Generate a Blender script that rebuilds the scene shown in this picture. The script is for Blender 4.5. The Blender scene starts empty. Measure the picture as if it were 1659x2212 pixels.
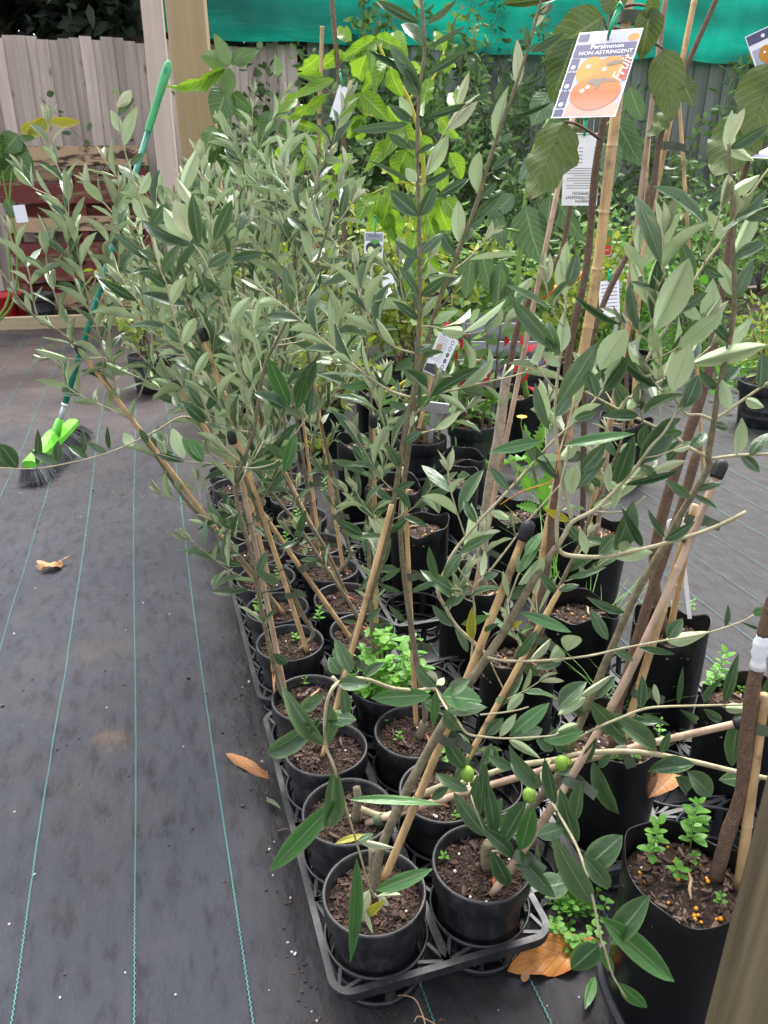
import bpy, math, random
from mathutils import Vector, Matrix, noise
rng = random.Random(7)
scene = bpy.context.scene
COL = scene.collection
R = math.radians
# ------------------------------------------------------------------ camera, world, sun, exposure
CAM_H, PITCH = 1.15, R(23.4)
cam_d = bpy.data.cameras.new('camera'); cam = bpy.data.objects.new('camera', cam_d); COL.objects.link(cam)
cam.location = (0, 0, CAM_H); cam.rotation_euler = (R(90) - PITCH, 0, 0)
cam_d.sensor_fit = 'VERTICAL'; cam_d.sensor_height = 36.0; cam_d.lens = 3028.0 / 4032.0 * 36.0
cam_d.clip_start = 0.02; cam_d.clip_end = 400
cam_d.dof.use_dof = True; cam_d.dof.focus_distance = 1.35; cam_d.dof.aperture_fstop = 15.0
scene.camera = cam
world = bpy.data.worlds.new('World'); scene.world = world; world.use_nodes = True
nt = world.node_tree; nt.nodes.clear()
sky = nt.nodes.new('ShaderNodeTexSky'); sky.sky_type = 'NISHITA'; sky.sun_disc = False
sky.sun_elevation = R(58); sky.sun_rotation = R(-25); sky.air_density = 1.0; sky.dust_density = 4.0; sky.ozone_density = 1.0
hs = nt.nodes.new('ShaderNodeHueSaturation'); hs.inputs['Saturation'].default_value = 0.32   # overcast: a white sky
bgn = nt.nodes.new('ShaderNodeBackground'); bgn.inputs['Strength'].default_value = 0.12
wo = nt.nodes.new('ShaderNodeOutputWorld')
nt.links.new(sky.outputs[0], hs.inputs['Color']); nt.links.new(hs.outputs[0], bgn.inputs[0]); nt.links.new(bgn.outputs[0], wo.inputs[0])
sun_d = bpy.data.lights.new('sun', 'SUN'); sun_d.energy = 1.5; sun_d.angle = R(24); sun_d.color = (1, .97, .92)
sun = bpy.data.objects.new('sun', sun_d); COL.objects.link(sun)
sun.rotation_euler = (R(32), 0, R(-25) + math.pi)
scene.view_settings.view_transform = 'Standard'; scene.view_settings.look = 'None'
scene.view_settings.exposure = 2.32; scene.view_settings.gamma = 1.0; scene.view_settings.use_curve_mapping = False
try:
    scene.cycles.use_denoising = True
    scene.cycles.max_bounces = 6; scene.cycles.transparent_max_bounces = 8
except Exception: pass

# ------------------------------------------------------------------ helpers
_s, _c = math.sin(PITCH), math.cos(PITCH); FP = 3028.0 / 1.8228
def ray(u, v):
    x = (u - 829.5) / FP; y = (1106 - v) / FP
    return Vector((x, _c + _s * y, -_s + _c * y))
def at(u, v, Y):                       # a point on the upright plane Y = const
    r = ray(u, v); return Vector((0, 0, CAM_H)) + r * (Y / r.y)
def onz(u, v, z):                      # a point on the level plane z = const
    r = ray(u, v); return Vector((0, 0, CAM_H)) + r * ((z - CAM_H) / r.z)
def gh(x, y):                          # gentle folds of the weed mat
    a = x * .959 + y * .284; b = -x * .284 + y * .959
    k = 1 if a < -.08 else max(.15, 1 - (a + .08) * 4)
    return (k * (.0045 * math.sin(a * 15 + .8 * math.sin(b * 1.3)) * (.55 + .45 * math.sin(b * 1.9 + a * 3))
                 + .002 * math.sin(a * 33 + b * 2.1) * math.sin(b * 3.3 + 1)
                 + .009 * noise.noise(Vector((a * 8, b * 3.2, .3))) + .010 * min(0, noise.noise(Vector((a * 19, b * 8, 4.7))) + .12)))
def link(o, parent=None):
    COL.objects.link(o)
    if parent is not None: o.parent = parent
    return o
def tag(o, label=None, cat=None, group=None, kind=None):
    if label: o['label'] = label
    if cat: o['category'] = cat
    if group: o['group'] = group
    if kind: o['kind'] = kind
    return o
def empty(name, loc, label=None, cat=None, group=None, rz=0):
    o = bpy.data.objects.new(name, None); o.empty_display_size = .05
    COL.objects.link(o); o.location = loc; o.rotation_euler = (0, 0, rz)
    return tag(o, label, cat, group)
class MB:                              # collects verts / faces (with uv) into one mesh
    def __init__(s): s.v = []; s.f = []; s.uv = []; s.mi = []
    def add(s, vs, fs, uvs=None, mi=0):
        n = len(s.v); s.v += [tuple(v) for v in vs]
        for k, f in enumerate(fs):
            s.f.append(tuple(i + n for i in f)); s.mi.append(mi)
            s.uv.append([uvs[i] for i in f] if uvs else [(0, 0)] * len(f))
    def box(s, c, d, m=None, mi=0):
        x, y, z = d[0] / 2, d[1] / 2, d[2] / 2
        vs = [Vector(p) for p in ((-x,-y,-z),(x,-y,-z),(x,y,-z),(-x,y,-z),(-x,-y,z),(x,-y,z),(x,y,z),(-x,y,z))]
        if m is not None: vs = [m @ p for p in vs]
        c = Vector(c); s.add([p + c for p in vs], [(0,3,2,1),(4,5,6,7),(0,1,5,4),(1,2,6,5),(2,3,7,6),(3,0,4,7)], mi=mi)
    def tube(s, pts, rad, n=7, caps=True, mi=0):
        pts = [Vector(p) for p in pts]; N = len(pts)
        if not isinstance(rad, (list, tuple)): rad = [rad] * N
        rings = []; up = None; L = 0; uvs = []; vs = []
        for i, p in enumerate(pts):
            t = (pts[min(i + 1, N - 1)] - pts[max(i - 1, 0)])
            if t.length < 1e-9: t = Vector((0, 0, 1))
            t.normalize()
            if up is None:
                a = Vector((1, 0, 0)) if abs(t.x) < .8 else Vector((0, 1, 0)); up = t.cross(a).normalized()
            up = (up - t * up.dot(t)).normalized(); w = t.cross(up)
            if i: L += (p - pts[i - 1]).length
            for k in range(n):
                a = 2 * math.pi * k / n
                vs.append(p + (up * math.cos(a) + w * math.sin(a)) * rad[i]); uvs.append((k / n, L))
        fs = [(i * n + k, i * n + (k + 1) % n, (i + 1) * n + (k + 1) % n, (i + 1) * n + k) for i in range(N - 1) for k in range(n)]
        if caps: fs += [tuple(range(n - 1, -1, -1)), tuple((N - 1) * n + k for k in range(n))]
        s.add(vs, fs, uvs, mi)
    def lathe(s, prof, n=32, c=(0, 0, 0), fr=None, closed=False, mi=0):
        vs = []; m = len(prof)
        for k in range(n):
            a = 2 * math.pi * k / n
            for j, (r, z) in enumerate(prof):
                rr = r * (fr(a, j, z) if fr else 1)
                vs.append((c[0] + rr * math.cos(a), c[1] + rr * math.sin(a), c[2] + z))
        fs = []
        for k in range(n):
            for j in range(m - 1 + (1 if closed else 0)):
                j2 = (j + 1) % m; k2 = (k + 1) % n
                fs.append((k * m + j, k2 * m + j, k2 * m + j2, k * m + j2))
        s.add(vs, fs, mi=mi)
    def mesh(s, name, mats, smooth=True):
        me = bpy.data.meshes.new(name); me.from_pydata(s.v, [], s.f); me.update()
        uvl = me.uv_layers.new(name='UVMap'); i = 0; data = []
        for u in s.uv:
            for p in u: data += [p[0], p[1]]
        uvl.data.foreach_set('uv', data)
        if not isinstance(mats, (list, tuple)): mats = [mats]
        for m in mats: me.materials.append(m)
        if len(mats) > 1: me.polygons.foreach_set('material_index', s.mi)
        if smooth: me.polygons.foreach_set('use_smooth', [True] * len(s.f))
        return me
    def build(s, name, mats, parent=None, smooth=True, loc=None):
        o = bpy.data.objects.new(name, s.mesh(name, mats, smooth)); link(o, parent)
        if loc is not None: o.location = loc
        return o
def inst(name, me, parent=None, loc=(0, 0, 0), rz=0, sc=None):
    o = bpy.data.objects.new(name, me); link(o, parent); o.location = loc; o.rotation_euler = (0, 0, rz)
    if sc is not None: o.scale = sc if isinstance(sc, (tuple, list)) else (sc, sc, sc)
    return o
def smooth_path(pts, step=4):
    pts = [Vector(p) for p in pts]
    if len(pts) < 3:
        return [pts[0].lerp(pts[-1], i / step) for i in range(step + 1)]
    out = []; P = [pts[0] * 2 - pts[1]] + pts + [pts[-1] * 2 - pts[-2]]
    for i in range(1, len(P) - 2):
        a, b, c, d = P[i - 1], P[i], P[i + 1], P[i + 2]
        for k in range(step):
            t = k / step
            out.append(.5 * ((2 * b) + (c - a) * t + (2 * a - 5 * b + 4 * c - d) * t * t + (3 * b - a - 3 * c + d) * t ** 3))
    out.append(pts[-1]); return out
def resample(pts, d):
    out = [pts[0].copy()]; acc = 0
    for a, b in zip(pts, pts[1:]):
        seg = (b - a).length; pos = d - acc
        while pos <= seg and seg > 0:
            out.append(a.lerp(b, pos / seg)); pos += d
        acc = (acc + seg) % d if seg > 0 else acc
    return out

# ------------------------------------------------------------------ materials
class NT:
    def __init__(s, name):
        s.m = bpy.data.materials.new(name); s.m.use_nodes = True; s.t = s.m.node_tree; s.t.nodes.clear()
        s.out = s.n('ShaderNodeOutputMaterial'); s.b = s.n('ShaderNodeBsdfPrincipled'); s.l(s.b.outputs[0], s.out.inputs[0])
    def n(s, t, **kw):
        x = s.t.nodes.new(t)
        for k, v in kw.items(): setattr(x, k, v)
        return x
    def l(s, a, b): s.t.links.new(a, b)
    def coord(s, kind='Object', scale=(1, 1, 1)):
        tc = s.n('ShaderNodeTexCoord'); mp = s.n('ShaderNodeMapping'); mp.inputs['Scale'].default_value = scale
        s.l(tc.outputs[kind], mp.inputs['Vector']); return mp.outputs[0]
    def noise(s, vec, scale, detail=4, rough=.55):
        x = s.n('ShaderNodeTexNoise'); x.inputs['Scale'].default_value = scale; x.inputs['Detail'].default_value = detail
        x.inputs['Roughness'].default_value = rough
        if vec is not None: s.l(vec, x.inputs['Vector'])
        return x.outputs['Fac']
    def voro(s, vec, scale, feature='F1', out='Distance'):
        x = s.n('ShaderNodeTexVoronoi', feature=feature); x.inputs['Scale'].default_value = scale
        if vec is not None: s.l(vec, x.inputs['Vector'])
        return x.outputs[out]
    def ramp(s, fac, stops):
        x = s.n('ShaderNodeValToRGB'); e = x.color_ramp.elements
        while len(e) < len(stops): e.new(.5)
        for k, (p, c) in enumerate(stops):
            e[k].position = p; e[k].color = (*c, 1) if len(c) == 3 else c
        s.l(fac, x.inputs[0]); return x.outputs[0]
    def mix(s, fac, a, b, mode='MIX'):
        x = s.n('ShaderNodeMix', data_type='RGBA', blend_type=mode)
        for v, i in ((fac, 0), (a, 6), (b, 7)):
            if isinstance(v, (int, float)): x.inputs[i].default_value = v
            elif isinstance(v, tuple): x.inputs[i].default_value = (*v, 1)
            else: s.l(v, x.inputs[i])
        return x.outputs[2]
    def math(s, op, a, b=0.0):
        x = s.n('ShaderNodeMath', operation=op)
        for i, v in enumerate((a, b)):
            if isinstance(v, (int, float)): x.inputs[i].default_value = v
            else: s.l(v, x.inputs[i])
        return x.outputs[0]
    def bump(s, h, strength=.3, dist=.01):
        x = s.n('ShaderNodeBump'); x.inputs['Strength'].default_value = strength; x.inputs['Distance'].default_value = dist
        s.l(h, x.inputs['Height']); s.l(x.outputs[0], s.b.inputs['Normal']); return x
    def col(s, c):
        if isinstance(c, tuple): s.b.inputs['Base Color'].default_value = (*c, 1)
        else: s.l(c, s.b.inputs['Base Color'])
    def set(s, rough=.6, spec=.5, metal=0):
        if isinstance(rough, (int, float)): s.b.inputs['Roughness'].default_value = rough
        else: s.l(rough, s.b.inputs['Roughness'])
        s.b.inputs['Specular IOR Level'].default_value = spec; s.b.inputs['Metallic'].default_value = metal
        return s.m
def plain(name, c, rough=.6, var=.25, scale=30, bump=.0, spec=.4, coord='Object', stretch=(1, 1, 1), dist=.004):
    m = NT(name); v = m.coord(coord, stretch); f = m.noise(v, scale, 5)
    lo = tuple(x * (1 - var) for x in c); hi = tuple(min(1, x * (1 + var)) for x in c)
    oi = m.n('ShaderNodeObjectInfo')
    base = m.ramp(f, [(.3, lo), (.7, hi)])
    k = m.math('ADD', m.math('MULTIPLY', oi.outputs['Random'], .3), .85)
    cc = m.n('ShaderNodeCombineColor')
    for i in range(3): m.l(k, cc.inputs[i])
    m.col(m.mix(1.0, base, cc.outputs[0], 'MULTIPLY'))
    if bump: m.bump(f, bump, dist)
    return m.set(rough, spec)
def leafmat(name, top_a, top_b, under, rib=None, rough=.4, transl=.12, edge=None, spec=.5, spots=False, veins=0):
    m = NT(name); oi = m.n('ShaderNodeObjectInfo'); ge = m.n('ShaderNodeNewGeometry')
    uv = m.n('ShaderNodeUVMap'); sx = m.n('ShaderNodeSeparateXYZ'); m.l(uv.outputs[0], sx.inputs[0])
    du = m.math('ABSOLUTE', m.math('SUBTRACT', sx.outputs[0], .5))
    nz = m.noise(m.coord('Object', (1, 1, 1)), 2.5, 4)
    top = m.mix(m.math('POWER', oi.outputs['Random'], 1.8), top_a, top_b)
    top = m.mix(m.math('MULTIPLY', nz, .5), top, tuple(x * .55 for x in top_a))
    if edge: top = m.mix(m.ramp(du, [(.34, (0, 0, 0)), (.48, (.8, .8, .8))]), top, edge)
    if rib:
        ribf = m.ramp(du, [(.015, (1, 1, 1)), (.045, (0, 0, 0))]); top = m.mix(m.math('MULTIPLY', ribf, .75), top, rib)
    h = nz
    if veins:
        w = m.n('ShaderNodeTexWave'); w.bands_direction = 'Y'; w.inputs['Scale'].default_value = veins; w.inputs['Distortion'].default_value = .6
        cx = m.n('ShaderNodeCombineXYZ'); m.l(m.math('SUBTRACT', sx.outputs[1], m.math('MULTIPLY', du, .55)), cx.inputs[1]); m.l(cx.outputs[0], w.inputs['Vector'])
        vf = m.ramp(w.outputs['Fac'], [(.80, (0, 0, 0)), (.95, (1, 1, 1))])
        top = m.mix(m.math('MULTIPLY', vf, .36), top, rib or under); h = m.math('ADD', m.math('MULTIPLY', vf, -.5), nz)
    und = m.mix(m.math('MULTIPLY', m.ramp(du, [(.012, (1, 1, 1)), (.03, (0, 0, 0))]), .45), under, tuple(x * .45 for x in under))
    und = m.mix(m.math('MULTIPLY', oi.outputs['Random'], .22), und, top_b)
    if veins: und = m.mix(m.math('MULTIPLY', vf, .36), und, rib or top_b)
    c = m.mix(ge.outputs['Backfacing'], top, und)
    if spots:
        sp = m.ramp(m.voro(m.coord('Object', (1, 1, 1)), 9), [(.10, (1, 1, 1)), (.16, (0, 0, 0))])
        sp = m.math('MULTIPLY', sp, m.ramp(m.noise(m.coord('Object', (1, 1, 1)), 3, 1), [(.5, (0, 0, 0)), (.56, (1, 1, 1))]))
        c = m.mix(sp, c, (.015, .01, .008))
        tip = m.ramp(sx.outputs[1], [(.93, (0, 0, 0)), (.99, (1, 1, 1))]); c = m.mix(m.math('MULTIPLY', tip, .7), c, (.12, .05, .03))
    m.col(c); m.bump(h, .35, .006)
    rr = m.math('ADD', m.math('MULTIPLY', ge.outputs['Backfacing'], .3), rough); m.set(rr, spec)
    tr = m.n('ShaderNodeBsdfTranslucent'); m.l(m.mix(.5, c, top_b), tr.inputs[0])
    ms = m.n('ShaderNodeMixShader'); ms.inputs[0].default_value = transl
    m.l(m.b.outputs[0], ms.inputs[1]); m.l(tr.outputs[0], ms.inputs[2]); m.l(ms.outputs[0], m.out.inputs[0])
    return m.m
def barkmat(name, a, b, speck=None, sc=60, scale_speck=220):
    m = NT(name); v = m.coord('Object'); f = m.noise(v, sc, 6, .65)
    c = m.ramp(f, [(.3, a), (.7, b)]); h = f
    if speck:
        s = m.ramp(m.voro(v, scale_speck), [(.12, (1, 1, 1)), (.26, (0, 0, 0))]); c = m.mix(m.math('MULTIPLY', s, .75), c, speck)
    m.col(c); m.bump(h, .5, .002); return m.set(.75, .3)
def woodmat(name, a, b, knots=True, axis=2, grain=1.0, rough=.8, green=None):
    st = [38, 38, 38]; st[axis] = 1.6
    m = NT(name); oi = m.n('ShaderNodeObjectInfo'); tc = m.n('ShaderNodeTexCoord'); mp = m.n('ShaderNodeMapping')
    mp.inputs['Scale'].default_value = tuple(x * grain for x in st); m.l(tc.outputs['Object'], mp.inputs['Vector'])
    cb = m.n('ShaderNodeCombineXYZ')
    for i in range(3): m.l(m.math('MULTIPLY', oi.outputs['Random'], 37.0 + 11 * i), cb.inputs[i])
    m.l(cb.outputs[0], mp.inputs['Location'])
    f = m.noise(mp.outputs[0], 1.0, 8, .68); c = m.ramp(f, [(.28, a), (.72, b)])
    big = m.noise(tc.outputs['Object'], 2.3, 3); c = m.mix(m.math('MULTIPLY', big, .45), c, tuple((x + y) * .3 for x, y in zip(a, b)))
    k = m.math('ADD', m.math('MULTIPLY', oi.outputs['Random'], .6), .66)
    cc = m.n('ShaderNodeCombineColor')
    for i in range(3): m.l(k, cc.inputs[i])
    c = m.mix(1.0, c, cc.outputs[0], 'MULTIPLY')
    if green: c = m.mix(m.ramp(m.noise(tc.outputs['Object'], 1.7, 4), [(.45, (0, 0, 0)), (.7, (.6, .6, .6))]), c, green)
    if knots:
        mp2 = m.n('ShaderNodeMapping'); st2 = [7, 7, 7]; st2[axis] = 3.2; mp2.inputs['Scale'].default_value = tuple(st2)
        m.l(tc.outputs['Object'], mp2.inputs['Vector']); m.l(cb.outputs[0], mp2.inputs['Location'])
        kf = m.ramp(m.voro(mp2.outputs[0], 1.0), [(.06, (1, 1, 1)), (.14, (0, 0, 0))]); c = m.mix(m.math('MULTIPLY', kf, .7), c, tuple(x * .35 for x in a))
    m.col(c); m.bump(f, .5, .003); return m.set(rough, .25)

MT = {}
MT['olive'] = leafmat('olive_leaf', (.032, .076, .030), (.085, .140, .062), (.40, .49, .27), (.19, .27, .12), .33, .17, (.10, .16, .05))
MT['olive_fresh'] = leafmat('olive_leaf_fresh', (.044, .135, .030), (.075, .185, .042), (.36, .40, .24), (.20, .27, .14), .34, .10, (.10, .18, .06))
MT['olive_young'] = leafmat('olive_leaf_young', (.15, .19, .10), (.21, .25, .13), (.42, .45, .29), (.25, .29, .16), .45, .18)
MT['olive_yellow'] = leafmat('olive_leaf_yellow', (.20, .24, .03), (.40, .36, .03), (.45, .42, .10), (.35, .4, .1), .42, .2, (.55, .42, .02))
MT['persimmon'] = leafmat('persimmon_leaf', (.052, .094, .018), (.088, .135, .027), (.088, .125, .032), (.19, .23, .075), .36, .2, None, .5, True, 2.7)
MT['avocado'] = leafmat('avocado_leaf', (.11, .25, .014), (.20, .37, .024), (.22, .36, .06), (.48, .52, .10), .36, .32, None, .5, False, 2.6)
MT['avocado_dark'] = leafmat('avocado_dark_leaf', (.05, .12, .03), (.09, .17, .035), (.16, .24, .09), (.24, .32, .10), .34, .18, None, .5, False, 2.6)
MT['avocado_grey'] = leafmat('avocado_grey_leaf', (.075, .14, .06), (.10, .17, .075), (.17, .23, .12), (.24, .32, .16), .45, .18, None, .5, False, 2.6)
MT['weed'] = leafmat('weed_leaf', (.09, .27, .02), (.14, .36, .035), (.18, .36, .08), (.16, .38, .05), .5, .3)
MT['shrub'] = leafmat('shrub_leaf', (.045, .10, .028), (.085, .16, .045), (.13, .20, .08), None, .45, .3)
MT['shrub_mid'] = leafmat('shrub_mid_leaf', (.085, .19, .038), (.14, .27, .055), (.19, .30, .10), None, .45, .38)
MT['shrub_lime'] = leafmat('shrub_lime_leaf', (.16, .26, .025), (.30, .36, .03), (.27, .34, .08), None, .5, .3)
MT['conifer'] = leafmat('conifer_spray', (.018, .028, .016), (.03, .045, .024), (.035, .05, .028), None, .7, .1)
MT['dead'] = leafmat('dead_leaf', (.34, .15, .055), (.46, .25, .11), (.40, .24, .12), (.24, .11, .04), .6, .1, None, .4, False, 2.2)
MT['orange_leaf'] = leafmat('orange_dead_leaf', (.42, .16, .02), (.56, .23, .03), (.36, .15, .05), (.30, .09, .015), .5, .15, (.45, .14, .03), .5, False, 2.4)
MT['olive_bark'] = barkmat('olive_bark', (.085, .068, .040), (.21, .18, .115), (.33, .29, .20), 90, 330)
MT['olive_twig'] = barkmat('olive_twig', (.25, .22, .13), (.42, .38, .25), None, 60)
MT['dark_bark'] = barkmat('persimmon_bark', (.085, .05, .035), (.15, .095, .065), (.34, .26, .19), 70, 260)
MT['pale_bark'] = barkmat('pale_bark', (.20, .15, .10), (.48, .42, .33), (.1, .07, .05), 40, 90)
MT['brown_bark'] = barkmat('brown_bark', (.10, .065, .04), (.2, .14, .09), None, 50)
MT['yellow_stem'] = plain('yellow_stem', (.48, .42, .05), .5, .15)
MT['green_stem'] = plain('green_stem', (.16, .26, .05), .5, .2)
MT['bamboo'] = plain('bamboo_cane', (.47, .31, .15), .45, .4, 14, .1, .4, 'Object', (3, 3, .6))
MT['bamboo_pink'] = plain('bamboo_cane_weathered', (.40, .28, .20), .5, .4, 12, .1, .4, 'Object', (3, 3, .7))
def canestain(m):
    t = m.node_tree; b = next(n for n in t.nodes if n.type == 'BSDF_PRINCIPLED'); src = b.inputs['Base Color'].links[0].from_socket
    tc = t.nodes.new('ShaderNodeTexCoord'); n = t.nodes.new('ShaderNodeTexNoise'); n.inputs['Scale'].default_value = 16; n.inputs['Detail'].default_value = 6; n.inputs['Roughness'].default_value = .75
    t.links.new(tc.outputs['Object'], n.inputs['Vector']); r = t.nodes.new('ShaderNodeValToRGB'); r.color_ramp.elements[0].position = .52; r.color_ramp.elements[1].position = .68; t.links.new(n.outputs['Fac'], r.inputs[0])
    x = t.nodes.new('ShaderNodeMix'); x.data_type = 'RGBA'; t.links.new(r.outputs[0], x.inputs[0]); t.links.new(src, x.inputs[6]); x.inputs[7].default_value = (.17, .11, .065, 1); t.links.new(x.outputs[2], b.inputs['Base Color'])
canestain(MT['bamboo']); canestain(MT['bamboo_pink'])
MT['rubber'] = plain('black_rubber', (.012, .012, .014), .55, .3, 60)
MT['tie'] = plain('green_tie_tape', (.085, .105, .07), .5, .2, 40)
MT['wire'] = plain('green_wire', (.02, .05, .035), .5, .2, 40)
def plastic(name, c, rough, bs=.08):
    m = NT(name); v = m.coord('Object'); f = m.noise(v, 25, 5)
    dust = m.ramp(m.noise(m.coord('Object', (1, 1, .5)), 45, 7, .75), [(.46, (0, 0, 0)), (.70, (.8, .8, .8))])
    m.col(m.mix(dust, c, (.050, .046, .044))); m.bump(f, bs, .004)
    m.set(m.ramp(f, [(.3, (rough - .06,) * 3), (.7, (rough + .12,) * 3)]), .5); return m.m
MT['pot'] = plastic('black_pot_plastic', (.0078, .0087, .0108), .40)
MT['tray'] = plastic('black_tray_plastic', (.0125, .0135, .0175), .42)
def bagmat():
    m = NT('black_bag_film'); v = m.coord('Object', (1, 1, .35)); f = m.noise(v, 26, 4, .5); g = m.noise(m.coord('Object'), 9, 2)
    m.col((.0042, .0045, .0053)); h = m.math('ADD', f, g); m.bump(h, .45, .006); return m.set(.36, .42)
MT['bag'] = bagmat()
def soilmat():
    m = NT('potting_mix'); v = m.coord('Object'); f = m.noise(v, 120, 6, .7); w = m.voro(v, 150)
    m.col(m.ramp(f, [(.3, (.012, .008, .006)), (.6, (.04, .026, .019)), (.78, (.10, .07, .05))])); m.bump(m.math('ADD', f, w), 1.0, .006); return m.set(.9, .2)
MT['soil'] = soilmat()
MT['mulch'] = plain('bark_mulch', (.058, .034, .025), .85, .8, 70, .5)
MT['mulch_pale'] = plain('bark_chip', (.10, .062, .046), .85, .5, 70, .5)
MT['mulch_grey'] = plain('grey_bark_chip', (.17, .125, .105), .85, .5, 70, .5)
MT['straw'] = plain('straw_chip', (.38, .25, .14), .8, .3, 60, .3)
MT['redstick'] = plain('red_bark_strip', (.26, .07, .03), .7, .3, 60, .2)
MT['pebble'] = plain('pale_pebble', (.42, .40, .37), .8, .25, 40, .3)
MT['pellet'] = plain('fertiliser_pellet', (.72, .33, .03), .45, .15, 60)
MT['perlite'] = plain('perlite', (.75, .73, .7), .8, .1)
MT['olive_fruit'] = plain('olive_fruit', (.21, .36, .045), .35, .18, 160, .03)
MT['white'] = plain('white_plastic', (.74, .74, .76), .4, .06)
MT['thread'] = plain('teal_thread', (.028, .145, .135), .6, .3, 200)
MT['pine'] = woodmat('pine_post_wood', (.40, .275, .15), (.57, .42, .25), False, 2, .5)
MT['pinkwood'] = woodmat('pale_post_wood', (.42, .33, .28), (.55, .45, .39), False, 2, .5)
MT['edging'] = woodmat('edging_wood', (.46, .36, .22), (.62, .50, .33), True, 0, .6)
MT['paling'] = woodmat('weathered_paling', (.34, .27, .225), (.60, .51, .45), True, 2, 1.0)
MT['paling_green'] = woodmat('shade_tinted_paling', (.15, .165, .145), (.27, .285, .255), True, 2, .8, .85, (.10, .13, .09))  # older palings, the cloth's green shade mixed into the wood colour
MT['greypost'] = woodmat('mossy_post_wood', (.055, .042, .024), (.20, .165, .10), True, 2, 1.0, .9, (.075, .07, .022))
def paintwood(name, paint, wood):
    m = NT(name); v = m.coord('Object', (.45, 1.6, 1.6)); f = m.noise(v, 8, 6, .7)
    g = m.noise(m.coord('Object', (2, 40, 40)), 1, 5)
    w = m.ramp(g, [(.3, tuple(x * .5 for x in wood)), (.7, wood)])
    m.col(m.mix(m.ramp(f, [(.51, (1, 1, 1)), (.57, (0, 0, 0))]), w, paint)); m.bump(f, .3, .004); return m.set(.75, .3)
MT['redpaint'] = paintwood('peeling_red_paint', (.135, .030, .028), (.24, .145, .09))
MT['creampaint'] = paintwood('peeling_cream_wood', (.40, .275, .175), (.08, .048, .035))
MT['redpot'] = plain('red_pot_plastic', (.42, .015, .02), .4, .15)
MT['broom_green'] = plain('green_handle_paint', (.01, .20, .13), .35, .12)
MT['broom_mint'] = plain('mint_grip_plastic', (.065, .36, .14), .45, .15)
MT['broom_lime'] = plain('lime_broom_plastic', (.11, .42, .035), .45, .25)
MT['bristle'] = plain('grey_bristle', (.10, .103, .11), .8, .4, 90)
MT['steel'] = plain('grey_steel', (.35, .36, .37), .35, .1)
MT['crate'] = plain('grey_plastic_crate', (.25, .26, .28), .5, .15)
MT['orange'] = plain('orange_plastic', (.75, .16, .02), .45, .1)
MT['ribbon'] = plain('green_ribbon', (.01, .33, .15), .4, .2)
MT['orangewire'] = plain('orange_twine', (.60, .22, .05), .6, .2)
MT['yellowflower'] = plain('yellow_petal', (.85, .60, .02), .5, .1)
MT['redflower'] = plain('red_petal', (.55, .02, .04), .5, .2)
def clothmat():
    m = NT('green_shade_cloth'); v = m.coord('Object'); f = m.noise(v, 3, 5, .6)
    c = m.ramp(f, [(.3, (.002, .150, .105)), (.7, (.005, .225, .155))])
    wv = m.noise(m.coord('Object', (1, 1, 4)), 2.2, 4); m.col(c); m.bump(m.math('ADD', wv, m.math('MULTIPLY', m.noise(m.coord('Object', (60, 60, 60)), 3, 2), .1)), .5, .12); m.set(.5, .35)
    tr = m.n('ShaderNodeBsdfTranslucent'); m.l(c, tr.inputs[0]); ms = m.n('ShaderNodeMixShader'); ms.inputs[0].default_value = .5
    m.l(m.b.outputs[0], ms.inputs[1]); m.l(tr.outputs[0], ms.inputs[2]); m.l(ms.outputs[0], m.out.inputs[0]); return m.m
MT['cloth'] = clothmat()
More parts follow.
